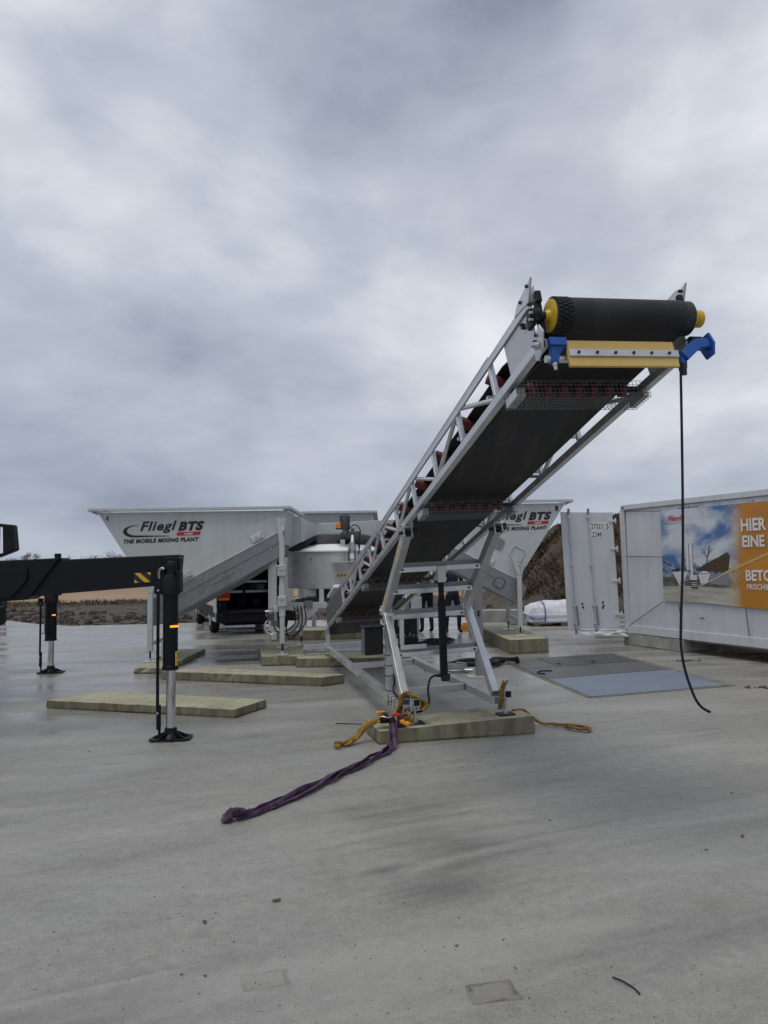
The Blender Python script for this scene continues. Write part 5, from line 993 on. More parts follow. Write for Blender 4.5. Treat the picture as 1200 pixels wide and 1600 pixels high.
pv('bulkhead', M['hole'], lambda m: m.prism([VP(.06, 2.9, 0.55), VP(WV - .06, 2.9, 0.55), VP(WV - .06, 2.9, 2.3), VP(.06, 2.9, 2.3)], vh * 0.03))
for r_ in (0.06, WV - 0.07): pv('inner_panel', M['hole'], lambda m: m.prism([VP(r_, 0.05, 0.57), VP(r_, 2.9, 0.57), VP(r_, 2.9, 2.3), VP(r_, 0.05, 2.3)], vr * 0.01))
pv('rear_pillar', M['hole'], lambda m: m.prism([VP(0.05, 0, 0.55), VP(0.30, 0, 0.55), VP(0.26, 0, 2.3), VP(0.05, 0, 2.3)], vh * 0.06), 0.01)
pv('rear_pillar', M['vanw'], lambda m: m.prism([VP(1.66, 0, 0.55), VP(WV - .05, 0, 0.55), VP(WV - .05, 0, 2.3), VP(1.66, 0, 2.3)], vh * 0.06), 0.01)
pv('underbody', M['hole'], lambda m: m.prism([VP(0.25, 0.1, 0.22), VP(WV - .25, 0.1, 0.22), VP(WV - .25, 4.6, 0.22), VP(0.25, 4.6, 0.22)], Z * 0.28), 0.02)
tl = pv('tail_lamp', M['tail'], lambda m: m.box(VP(0.20, -0.02, 0.99), (0.32, 0.07, 0.14), vr, vh, Z), 0.01)
pv('amber_lens', M['tailo'], lambda m: m.box(VP(0.20, -0.03, 0.885), (0.28, 0.06, 0.06), vr, vh, Z), 0.006, parent=tl)
bmp = pv('bumper', M['blackplastic'], lambda m: m.box(VP(WV / 2, -0.10, 0.43), (WV - .02, 0.22, 0.24), vr, vh, Z), 0.03)
pv('step', M['blackplastic'], lambda m: m.box(VP(WV / 2, -0.16, 0.555), (WV - .3, 0.20, 0.03), vr, vh, Z), 0.006, parent=bmp)
pv('blue_sticker', M['bluep'], lambda m: m.box(VP(0.11, -0.005, 0.76), (0.04, 0.01, 0.08), vr, vh, Z))
# open rear door, swung to the left side
dd = (vr * -0.10 - vh * 0.995).normalized(); dn_ = dd.cross(Z)
door = pv('rear_door', M['vanw'], lambda m: m.prism([VP(0.01, -0.02, 0.60), VP(0.01, -0.02, 0.60) + dd * 0.80, VP(0.01, -0.02, 2.28) + dd * 0.80, VP(0.01, -0.02, 2.28)], dn_ * 0.06), 0.01)
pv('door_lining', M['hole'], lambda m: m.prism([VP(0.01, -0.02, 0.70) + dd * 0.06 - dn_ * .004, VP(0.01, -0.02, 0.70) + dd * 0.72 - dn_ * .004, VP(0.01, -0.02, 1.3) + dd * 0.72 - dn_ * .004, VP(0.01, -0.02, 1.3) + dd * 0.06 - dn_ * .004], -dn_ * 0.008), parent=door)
for z_ in (1.02, 1.28):
    pv('shelf', M['galv_light'], lambda m: m.box(VP(0.98, 1.4, z_), (1.55, 0.5, 0.06), vr, vh, Z), 0.004)
pv('shelf_post', M['hole'], lambda m: (m.beam(VP(0.90, 1.12, 0.57), VP(0.90, 1.12, 2.2), 0.05, 0.05), m.beam(VP(1.55, 1.12, 0.57), VP(1.55, 1.12, 2.2), 0.05, 0.05)))
for r_, z_, mt in ((0.70, 1.16, 'hole'), (1.15, 1.13, 'cloth_navy'), (1.35, 1.12, 'motor'), (0.85, 0.75, 'hole'), (1.25, 0.72, 'cloth_navy')):
    pv('tool_crate', M[mt], lambda m: m.box(VP(r_, 1.35, z_), (0.22, 0.3, 0.18), vr, vh, Z), 0.01)
for f_ in (0.98, 4.25):
    for r_, s_ in ((0.0, 1), (WV, -1)):
        w_ = pv('wheel', M['tyre'], lambda m: m.lathe(VP(r_ - .01 * s_, f_, 0.34), vr * (0.22 * s_), [(0, .22), (0.04, .31), (0.2, .34), (0.8, .34), (0.96, .31), (1, .2)], 30), smooth=True)
        pv('rim', M['zinc'], lambda m: m.lathe(VP(r_ - .018 * s_, f_, 0.34), vr * (0.02 * s_), [(0, .10), (0.5, .19), (1, .22)], 20), smooth=True, parent=w_)

# ------------------------------------------------------------------ container with open door and banner
ct = thing('shipping_container', C0 + dC * 3.0 - nC * 1.2, 'white shipping container on concrete beams at the right, its end door swung open', 'container')
def CP(t, z, o=0.0): return C0 + dC * t + nC * o + Z * z     # t along the long side, o outwards from it
def pc_(name, mat, fn, bevel=0.0, smooth=False, parent=None): m = MB(); fn(m); return m.build(name, mat, parent or ct, bevel, smooth)
CL, CH0, CH1, CWD = 6.06, 0.235, 2.84, 2.44; CM = M['contw']
pc_('top_rail', CM, lambda m: m.beam(CP(0.1, CH1 - .05, -.03), CP(CL - .1, CH1 - .05, -.03), 0.07, 0.10), 0.006)
pc_('bottom_rail', CM, lambda m: m.beam(CP(0.1, CH0 + .09, -.025), CP(CL - .1, CH0 + .09, -.025), 0.06, 0.16), 0.006)
pc_('bottom_rail', M['galv_dull'], lambda m: m.beam(CP(0.1, CH0 + .01, -.05), CP(CL - .1, CH0 + .01, -.05), 0.06, 0.05), 0.004)
for t_ in (0.0, CL):
    for o_ in (-.085, -CWD + .085):
        pc_('corner_post', CM, lambda m: m.beam(CP(t_ + (.08 if t_ == 0 else -.08), CH0 + .1, o_), CP(t_ + (.03 if t_ == 0 else -.03), CH1 - .1, o_), 0.16, 0.14, dC), 0.008)
        for z_ in (CH0 + .05, CH1 - .06): 
            cc = pc_('corner_casting', CM, lambda m: m.box(CP(t_ + (.085 if t_ == 0 else -.085), z_, o_ + .002), (0.175, 0.165, 0.12), dC, nC, Z), 0.012)
            pc_('casting_hole', M['hole'], lambda m: m.box(CP(t_ + (.09 if t_ == 0 else -.09), z_, o_ + .0845), (0.09, 0.004, 0.05), dC, nC, Z), 0.002, parent=cc)
def corr(m, o_, s_):
    n_ = 64; pts = []
    for i in range(n_ + 1):
        t_ = 0.15 + (CL - 0.3) * i / n_; k = i % 4; pts.append((t_, o_ - s_ * (0.008 if k in (1, 2) else 0.0)))
    m.add([CP(t_, CH0 + .16, o) for t_, o in pts] + [CP(t_, CH1 - .09, o) for t_, o in pts], [(i, i + 1, n_ + 2 + i, n_ + 1 + i) for i in range(n_)])
pc_('side_wall', CM, lambda m: corr(m, -0.02, 1)); pc_('side_wall', CM, lambda m: corr(m, -CWD + .02, -1))
pc_('roof', CM, lambda m: m.prism([CP(0.02, CH1 - .03, -.04), CP(CL - .02, CH1 - .03, -.04), CP(CL - .02, CH1 - .03, -CWD + .04), CP(0.02, CH1 - .03, -CWD + .04)], Z * 0.015))
pc_('floor', M['wood'], lambda m: m.prism([CP(0.02, CH0 + .04, -.06), CP(CL - .02, CH0 + .04, -.06), CP(CL - .02, CH0 + .04, -CWD + .06), CP(0.02, CH0 + .04, -CWD + .06)], Z * 0.1))
pc_('end_wall', CM, lambda m: m.prism([CP(CL - .04, CH0 + .1, -.1), CP(CL - .04, CH0 + .1, -CWD + .1), CP(CL - .04, CH1 - .1, -CWD + .1), CP(CL - .04, CH1 - .1, -.1)], dC * 0.02))
pc_('door_header', CM, lambda m: m.beam(CP(0.05, CH1 - .08, -.15), CP(0.05, CH1 - .08, -CWD + .15), 0.10, 0.12), 0.006)
for t_ in (0.45, 1.15, 1.85, 2.55, 3.25): pc_('rivet', M['galv'], lambda m: m.cyl(CP(t_, CH1 - .155, -.02), CP(t_, CH1 - .155, 0.004), 0.014, 8))
pc_('panel_seam', M['galv_dull'], lambda m: m.beam(CP(0.16, CH1 - .103, -0.004), CP(CL - .16, CH1 - .103, -0.004), 0.008, 0.012))
# the swung door: hinged at the near corner, facing the camera
h0 = V((4.78, 15.50, 0)); dx_ = V((-0.997, -0.075, 0)).normalized(); dnn = V((dx_.y, -dx_.x, 0)); 
if dnn.y > 0: dnn = -dnn
lean = V((0.035, 0, 0))
def DP(a, z, o=0.0): return h0 + dx_ * a + dnn * o + Z * z - lean * (z - .3) + V((0, 0, 0.012 * a - .0))
DZ0, DZ1, DW = 0.34, 2.70, 1.08
do = pc_('end_door', CM, lambda m: m.prism([DP(0, DZ0), DP(DW, DZ0 - .05), DP(DW, DZ1 + .0), DP(0, DZ1)], -dnn * 0.05), 0.008)
pc_('door_edge', CM, lambda m: m.prism([DP(DW - .08, DZ0 - .048, .001), DP(DW + .015, DZ0 - .05, .001), DP(DW + .015, DZ1 + .003, .001), DP(DW - .08, DZ1 + .002, .001)], dnn * 0.02), 0.004, parent=do)
for a in (0.93, 0.52):
    rd = pc_('lock_rod', M['galv'], lambda m: m.tube([DP(a - .01, DZ0 - .08, .04), DP(a, DZ1 + .05, .04)], 0.014, 10), smooth=True, parent=do)
    for z_ in (DZ1 - .10, 1.62, 0.80, DZ0 + .10): pc_('rod_bracket', M['galv'], lambda m: m.box(DP(a, z_, .03), (0.075, 0.04, 0.035), dx_, dnn, Z), 0.004, parent=do)
    for z_ in (DZ1 + .02, DZ0 - .06): pc_('rod_cam', M['galv_dull'], lambda m: m.box(DP(a, z_, .03), (0.04, 0.05, 0.10), dx_, dnn, Z), 0.004, parent=do)
    pc_('rod_handle', M['galv_dull'], lambda m: (m.beam(DP(a - .04, 0.80, .05), DP(a - .05, 0.42, .05), 0.014, 0.03), m.box(DP(a - .04, 0.45, .03), (0.06, 0.03, 0.09), dx_, dnn, Z)), 0.004, parent=do)
for a, z_ in ((0.76, 0.83), (0.75, 0.76), (0.33, 0.86), (0.32, 0.79), (0.34, 0.75)): pc_('latch_mark', M['hole'], lambda m: m.box(DP(a, z_, .004), (0.035, 0.012, 0.045), dx_, dnn, Z), 0.006, parent=do)
for z_ in (2.52, 1.95, 1.30, 0.62):
    pc_('door_hinge', CM, lambda m: (m.box(DP(0.02, z_, .012), (0.16, 0.03, 0.045), dx_, dnn, Z), m.cyl(DP(-.05, z_ - .06, .0), DP(-.05, z_ + .06, .0), 0.018, 10)), 0.004, parent=do)
for body, a0, z0_, w_, h_ in (('27523', 0.47, 2.36, 0.24, 0.115), ('5', 0.16, 2.36, 0.055, 0.115), ('2248', 0.46, 2.19, 0.20, 0.115)):
    m = MB(); m.prism([DP(a0 + .02, z0_ - .02, .002), DP(a0 - w_ - .02, z0_ - .02, .002), DP(a0 - w_ - .02, z0_ + h_ + .02, .002), DP(a0 + .02, z0_ + h_ + .02, .002)], dnn * 0.001); m.build('number_panel', M['txtwhite'], do)
    text(body, 'lettering', M['txt'], do, DP(a0, z0_, .0035), -dx_, Z, w_, h_ * .9, 0, 0.006, 0.002)
# loose sheeting under the door
m = MB(); gw, gh = 22, 6
vs = []
for j in range(gh + 1):
    for i in range(gw + 1):
        a = -.12 + 0.98 * i / gw; z_ = 0.33 - 0.19 * j / gh * (0.7 + 0.5 * noise.noise(V((a * 3, 0, 1)))); vs.append(DP(a, z_, 0.03 + 0.06 * noise.noise(V((a * 7, j * .6, 2))) + .012 * j))
m.add(vs, [(j * (gw + 1) + i, j * (gw + 1) + i + 1, (j + 1) * (gw + 1) + i + 1, (j + 1) * (gw + 1) + i) for j in range(gh) for i in range(gw)])
o_ = m.build('loose_sheeting', M['contw'], smooth=True); tag(o_, 'crumpled pale plastic sheeting hanging under the open container door', 'sheeting')
sm = o_.modifiers.new('thickness', 'SOLIDIFY'); sm.thickness = 0.006

# banner
def mat_banner():
    m = Mat('printed_banner'); 
    tc_ = m.n('ShaderNodeUVMap'); uvs = tc_.outputs[0]
    def nz(sc, det, loc, st=(1, 1, 1)):
        mp_ = m.n('ShaderNodeMapping'); m.l(uvs, mp_.inputs[0]); mp_.inputs['Location'].default_value = loc; mp_.inputs['Scale'].default_value = st; return m.noise(mp_.outputs[0], sc, det, 0.55, 0.3)
    sx = m.n('ShaderNodeSeparateXYZ'); m.l(uvs, sx.inputs[0]); u_, v_ = sx.outputs[0], sx.outputs[1]
    cl = nz(2.6, 6, (0.35, 0.15, 0), (1, 1.1, 1)); 
    skyc = m.mixc(m.rng(cl, 0.40, 0.56, 0, 1), (0.075, 0.165, 0.36), (0.58, 0.61, 0.65))
    hill = m.mixc(m.rng(nz(16, 5, (1, 2, 0)), 0.4, 0.6, 0, 1), (0.045, 0.07, 0.15), (0.30, 0.36, 0.46))
    c = m.mixc(m.rng(m.math('ADD', v_, m.rng(nz(7, 5, (3, 0, 0)), 0.3, 0.7, -0.1, 0.1)), 0.40, 0.43, 1, 0), skyc, hill)
    gr_ = m.mixc(m.rng(nz(20, 5, (2, 2, 0)), 0.35, 0.65, 0, 1), (0.05, 0.045, 0.035), (0.17, 0.16, 0.14))
    c = m.mixc(m.rng(v_, 0.265, 0.275, 1, 0), c, gr_)
    yard = m.mixc(m.rng(nz(3, 5, (0, 1, 0), (1, 5, 1)), 0.35, 0.65, 0, 1), (0.33, 0.31, 0.26), (0.50, 0.48, 0.42))
    c = m.mixc(m.rng(v_, 0.165, 0.172, 1, 0), c, yard)
    org = m.mixc(m.rng(nz(1.6, 3, (5, 5, 0)), 0.3, 0.7, 0, 1), (0.42, 0.165, 0.018), (0.55, 0.24, 0.035))
    glow = m.mixc(m.rng(u_, 0.62, 0.70, 0, 1), (0.50, 0.45, 0.30), org)
    edge = m.math('ADD', u_, m.math('MULTIPLY', v_, -0.05))
    c = m.mixc(m.rng(edge, 0.55, 0.70, 0, 1), c, glow)
    m.set(Base_Color=c, Roughness=0.42); m.bump(nz(5, 4, (0, 4, 0), (1, .7, 1)), 0.35, 0.03); return m.m
bn = thing('advertising_banner', CP(3.4, 0.9, 0.03), 'printed banner with blue sky photo and orange right half tied to the container side', 'banner')
BT0, BT1, BZ0, BZ1 = 1.16, 5.66, 0.89, 2.645
def bo(u_, v_): return 0.016 + 0.004 * noise.noise(V((u_ * 7, v_ * 3, 1))) + 0.0012 * noise.noise(V((u_ * 20 + v_ * 9, v_ * 6, 4)))
def BP(u_, v_, o=0.0):
    return CP(BT0 + (BT1 - BT0) * u_, BZ0 + (BZ1 - BZ0) * v_ + 0.02 * (1 - v_) * math.sin(u_ * 9) + 0.03 * (1 - u_) * (1 - v_), bo(u_, v_) + o)
nu, nv = 60, 22
me = MB(); me.add([BP(i / nu, j / nv) for j in range(nv + 1) for i in range(nu + 1)], [(j * (nu + 1) + i, j * (nu + 1) + i + 1, (j + 1) * (nu + 1) + i + 1, (j + 1) * (nu + 1) + i) for j in range(nv) for i in range(nu)])
sh = me.build('banner_sheet', mat_banner(), bn, smooth=True)
uvl = sh.data.uv_layers.new(name='UVMap')
for lp in sh.data.loops: i = lp.vertex_index; uvl.data[lp.index].uv = ((i % (nu + 1)) / nu * (BT1 - BT0) / 2.6, (i // (nu + 1)) / nv)
US = 2.6 / (BT1 - BT0)   # printed picture coordinates: 1.0 = 2.6 m along the banner
def prt(name, poly, mat, o=0.004):
    o = o * 0.6 + 0.0025
    """printed shape following the sheet, poly in picture coordinates"""
    m = MB(); m.add([BP(a * US, b, o) for a, b in poly], [tuple(range(len(poly)))]); return m.build(name, mat, sh)
PW = plain('print_white', (0.70, 0.70, 0.70), 0.45); PG = plain('print_grey', (0.24, 0.25, 0.27), 0.45); PD = plain('print_dark', (0.035, 0.035, 0.045), 0.45); PB = plain('print_brown_roof', (0.085, 0.05, 0.03), 0.45); PL = plain('print_light', (0.66, 0.66, 0.64), 0.45)
PO = plain('print_pale_orange', (0.62, 0.40, 0.16), 0.45); PT = plain('print_tree', (0.13, 0.13, 0.14), 0.5)
prt('printed_roof', [(0.33, 0.335), (0.60, 0.52), (0.62, 0.50), (0.60, 0.33)], PB); prt('printed_roof', [(0.33, 0.335), (0.60, 0.52), (0.60, 0.53), (0.325, 0.345)], PD, 0.005)
for x_, w_, z0_, z1_ in ((0.235, 0.03, 0.34, 0.625), (0.268, 0.032, 0.34, 0.63)):
    prt('printed_silo', [(x_, z0_), (x_ + w_, z0_), (x_ + w_, z1_), (x_, z1_)], PW); prt('printed_silo', [(x_ + w_ * .8, z0_), (x_ + w_, z0_), (x_ + w_, z1_), (x_ + w_ * .8, z1_)], PG, 0.005)
prt('printed_silo', [(0.272, 0.345), (0.296, 0.345), (0.292, 0.255), (0.284, 0.255)], PW)
prt('printed_silo', [(0.214, 0.35), (0.217, 0.35), (0.217, 0.625), (0.214, 0.625)], PG)
prt('printed_hopper', [(0.095, 0.325), (0.25, 0.325), (0.23, 0.27), (0.19, 0.17), (0.165, 0.17)], PL); prt('printed_hopper', [(0.095, 0.325), (0.165, 0.325), (0.165, 0.365), (0.095, 0.345)], PD)
prt('printed_hopper', [(0.17, 0.20), (0.265, 0.275), (0.265, 0.25), (0.18, 0.17)], PG, 0.006)
prt('printed_hopper', [(0.34, 0.30), (0.45, 0.31), (0.42, 0.21), (0.36, 0.20)], PL); prt('printed_hopper', [(0.345, 0.31), (0.40, 0.34), (0.44, 0.315)], PW)
prt('printed_mixer', [(0.265, 0.235), (0.33, 0.235), (0.33, 0.29), (0.265, 0.29)], PL); prt('printed_mixer', [(0.27, 0.15), (0.33, 0.145), (0.335, 0.225), (0.265, 0.225)], PD)
for z_ in (0.165, 0.185, 0.205): prt('printed_step', [(0.275, z_), (0.33, z_), (0.33, z_ + .008), (0.275, z_ + .008)], PL, 0.006)
prt('printed_conveyor', [(0.335, 0.155), (0.56, 0.30), (0.56, 0.325), (0.335, 0.18)], PG); prt('printed_conveyor', [(0.34, 0.16), (0.56, 0.305), (0.56, 0.312), (0.34, 0.167)], PL, 0.006)
prt('printed_conveyor', [(0.56, 0.30), (0.92, 0.505), (0.92, 0.53), (0.56, 0.325)], PO)
for a, b in ((0.62, 0.68), (0.66, 0.63)): prt('printed_conveyor', [(a, 0.36), (a + .008, 0.36), (b + .008, 0.15), (b, 0.15)], PO)
prt('printed_building', [(0.44, 0.20), (0.60, 0.20), (0.60, 0.31), (0.45, 0.31)], PG, 0.003)
prt('printed_leg', [(0.185, 0.13), (0.195, 0.13), (0.195, 0.20), (0.185, 0.20)], PL, 0.006); prt('printed_leg', [(0.205, 0.13), (0.212, 0.13), (0.205, 0.21), (0.198, 0.21)], PL, 0.006)
rt_ = random.Random(2)
def ptree(x, z, a, l, d):
    x2, z2 = x + math.sin(a) * l * 0.62, z + math.cos(a) * l; w_ = 0.0016 * d
    prt('printed_tree', [(x - w_, z), (x + w_, z), (x2 + w_ * .6, z2), (x2 - w_ * .6, z2)], PT)
    if d > 1:
        for _ in range(3 if d > 2 else 2): ptree(x2, z2, a + rt_.uniform(-.7, .7), l * rt_.uniform(.55, .8), d - 1)
ptree(0.425, 0.40, 0, 0.075, 4)
mk = lambda s_, a, b, w_, h_, mt, sh_=0.0, bo_=0.0: text(s_, 'lettering', M[mt], sh, BP(a * US, b, 0.012), dC, Z, w_, h_, sh_, bo_, 0.002)
mk('Fliegl', 0.075, 0.86, 0.36, 0.13, 'txtred', 0.28, 0.02)
prt('printed_swoosh', [(0.03, 0.92), (0.022, 0.885), (0.05, 0.845), (0.19, 0.85), (0.05, 0.855), (0.035, 0.885)], PG)
mk('HIER', 0.722, 0.73, 0.50, 0.21, 'txtwhite', 0, 0.03); mk('EINE MISCHANLAGE', 0.728, 0.575, 2.0, 0.20, 'txtwhite', 0, 0.03)
mk('BETON', 0.742, 0.255, 0.68, 0.185, 'txtwhite', 0, 0.03); mk('FRISCHBETON', 0.748, 0.175, 0.72, 0.09, 'txtwhite', 0, 0.015)
def rope(p, q): m = MB(); m.tube([V(p), V(q)], 0.006, 6); m.build('tie_rope', M['blackplastic'], bn)
rope(BP(0, 1, .004), CP(0.10, CH1 - .12, .01)); rope(BP(0, 0, .004), CP(0.17, 0.40, .01)); rope(BP(0.0, 0.49, .004), CP(0.14, 1.79, .01))
for t_ in (1.55, 3.05, 4.6): rope(CP(t_, 0.90, 0.025), CP(t_ + .04, 0.42, .012))
rope(CP(1.62, 2.66, .012), CP(2.1, 2.665, .012))
# paint rub on the container side
pc_('paint_scuff', M['galv_dull'], lambda m: m.box(CP(2.05, 0.66, -.016), (0.10, 0.006, 0.02), dC, nC, Z), 0.002)

# ------------------------------------------------------------------ wrapped bale beside the container
bl = thing('wrapped_pallet', (4.4, 20.3, 0), 'low load wrapped in white plastic beside the open container door', 'wrapped load')
m = MB(); n_ = 14; vs = []
prof = [(0, 0.13), (0.0, 0.36), (0.05, 0.50), (0.14, 0.56)]
nx_, ny_ = 24, 12
for j in range(ny_ + 1):
    for i in range(nx_ + 1):
        a, b = i / nx_, j / ny_; x = 3.80 + 1.75 * a; y = 20.0 + 1.2 * b; ed = min(a, 1 - a) * 1.75; ed2 = min(b, 1 - b) * 1.2; e_ = min(ed, ed2)
        z = 0.13 + (0.30 + 0.16 * sstep(0, .28, e_)) * (1 if e_ > 0 else 0) + 0.05 * noise.noise(V((x * 3, y * 3, 0))) * (1 if e_ > 0 else 0) + 0.10 * a * (1 if e_ > 0 else 0)
        vs.append(V((x, y, z)))
m.add(vs, [(j * (nx_ + 1) + i, j * (nx_ + 1) + i + 1, (j + 1) * (nx_ + 1) + i + 1, (j + 1) * (nx_ + 1) + i) for j in range(ny_) for i in range(nx_)]); m.build('wrapping', M['wrap'], bl, smooth=True)
m = MB(); m.box((4.67, 20.6, 0.20), (1.72, 1.16, 0.22)); m.build('load', M['wrap'], bl, 0.02)
for x_ in (4.0, 4.7, 5.35): m = MB(); m.box((x_, 20.6, 0.05), (0.14, 1.1, 0.10)); m.build('pallet_runner', M['wood'], bl, 0.004)
m = MB(); m.tube(spline([(4.20, 19.985, 0.15), (4.20, 19.985, 0.42), (4.2, 20.2, 0.60), (4.2, 20.6, 0.64)], 4), 0.016, 6); m.build('strap', M['bluep'], bl)
m = MB(); m.tube(spline([(3.79, 20.03, 0.26), (3.95, 19.98, 0.20), (4.2, 19.98, 0.21)], 4), 0.016, 6); m.build('strap', M['bluep'], bl)

# ------------------------------------------------------------------ control gear and cables behind the conveyor
cbn = thing('control_cabinet', (0.72, 17.2, 0), 'small pale electrical cabinet on a post behind the conveyor support', 'cabinet')
m = MB(); m.beam((0.72, 17.2, 0.02), (0.72, 17.2, 0.5), 0.08, 0.08, Y); m.build('post', M['galv'], cbn, 0.004)
m = MB(); m.box((0.70, 17.2, 0.72), (0.24, 0.2, 0.46)); cx_ = m.build('box', M['lid'], cbn, 0.01)
m = MB(); m.box((0.70, 17.2, 1.16), (0.22, 0.18, 0.30)); m.build('box', M['lid'], cbn, 0.01)
m = MB(); m.box((0.56, 17.18, 0.80), (0.05, 0.1, 0.2)); m.build('socket', M['bluep'], cbn, 0.008)
m = MB(); m.box((0.72, 17.2, 0.012), (0.4, 0.3, 0.02)); m.build('foot_plate', M['galv_light'], cbn, 0.003)
tb = thing('tool_case', (0.36, 15.9, 0), 'open black tool case lying on the ground behind the conveyor legs', 'case')
m = MB(); m.box((0.36, 15.9, 0.10), (0.62, 0.42, 0.19)); m.build('case_base', M['blackplastic'], tb, 0.02)
m = MB(); m.prism([(0.05, 16.1, 0.19), (0.67, 16.1, 0.19), (0.67, 16.22, 0.56), (0.05, 16.22, 0.56)], (0, 0.06, 0.01)); m.build('case_lid', M['blackplastic'], tb, 0.015)
for i in range(7): m = MB(); a = random.Random(i); x_, y_ = 0.14 + .07 * i, 15.85 + a.uniform(-.1, .1); m.tube([(x_, y_, 0.205), (x_ + a.uniform(-.06, .06), y_ + .14, 0.21 + .02 * (i % 3))], 0.014, 6); m.build('hand_tool', M['zinc'], tb)
rr_ = random.Random(9)
for k in range(3):
    ctr = V((1.0 + .1 * k, 15.9 + .3 * k, 0.03)); pts = [ctr + V((0.28 * math.cos(t * .7 + k) * (1 + .25 * rr_.random()), 0.22 * math.sin(t * .7 + k) * (1 + .25 * rr_.random()), 0.008 * (t % 6))) for t in range(22)]
    m = MB(); m.tube(spline(pts, 4), 0.013, 6); tag(m.build('cable_tangle', M['blackplastic'], smooth=True), ('loose black cable tangle nearest the tool case', 'black cable tangle between tool case and cabinet', 'black cable tangle farthest back near the cabinet')[k], 'cable', 'black cables on the ground behind the conveyor')
hc = thing('coiled_hose', (1.10, 12.0, 0), 'flat coil of grey hose on the ground behind the conveyor rail', 'hose')
m = MB(); pts = [V((1.10 + (0.20 - .0006 * t) * math.cos(t * .35), 12.0 + (0.16 - .0005 * t) * math.sin(t * .35), 0.022 + 0.0011 * t)) for t in range(95)]; m.tube(pts, 0.018, 7); m.build('hose', M['galv_dull'], hc, smooth=True)
m = MB(); m.cyl((1.22, 11.84, 0.05), (1.34, 11.80, 0.05), 0.025, 12); m.build('coupling', M['zinc'], hc, smooth=True)
m = MB(); m.cyl((0.66, 12.2, 0.0), (0.66, 12.2, 0.10), 0.055, 18); m.lathe((0.66, 12.2, 0.10), Z * .04, [(0, .055), (.5, .045), (1, .02)], 18); tag(m.build('blue_can', M['bluep'], smooth=True), 'small blue can on the ground left of the grey hose coil', 'can')
m = MB(); pts = [V((2.02 + 0.22 * math.cos(t * .3), 12.95 + 0.22 * math.sin(t * .3), 0.03 + .004 * (t % 20))) for t in range(44)]; m.tube(pts, 0.026, 8); tag(m.build('black_hose_ring', M['blackplastic'], smooth=True), 'ring of thick black hose beside the block of hopper number 1', 'hose')
m = MB(); m.tube(spline([(1.2, 12.35, .07), (1.45, 12.3, .08), (1.75, 12.45, .07), (1.9, 12.8, .05)], 8), 0.045, 10); m.tube(spline([(1.0, 12.5, .05), (1.3, 12.48, .12), (1.7, 12.6, .09), (2.0, 13.0, .04)], 8), 0.035, 10); tag(m.build('black_hose', M['blackplastic'], smooth=True), 'thick black hose lying between the grey coil and the hose ring', 'hose')
m = MB(); m.box((2.15, 19.5, 0.07), (0.42, 0.2, 0.14)); m.box((2.15, 19.5, 0.16), (0.36, 0.16, 0.04)); tag(m.build('orange_tool_box', M['orange'], bevel=0.015), 'small orange box on the ground behind the two workers', 'box')

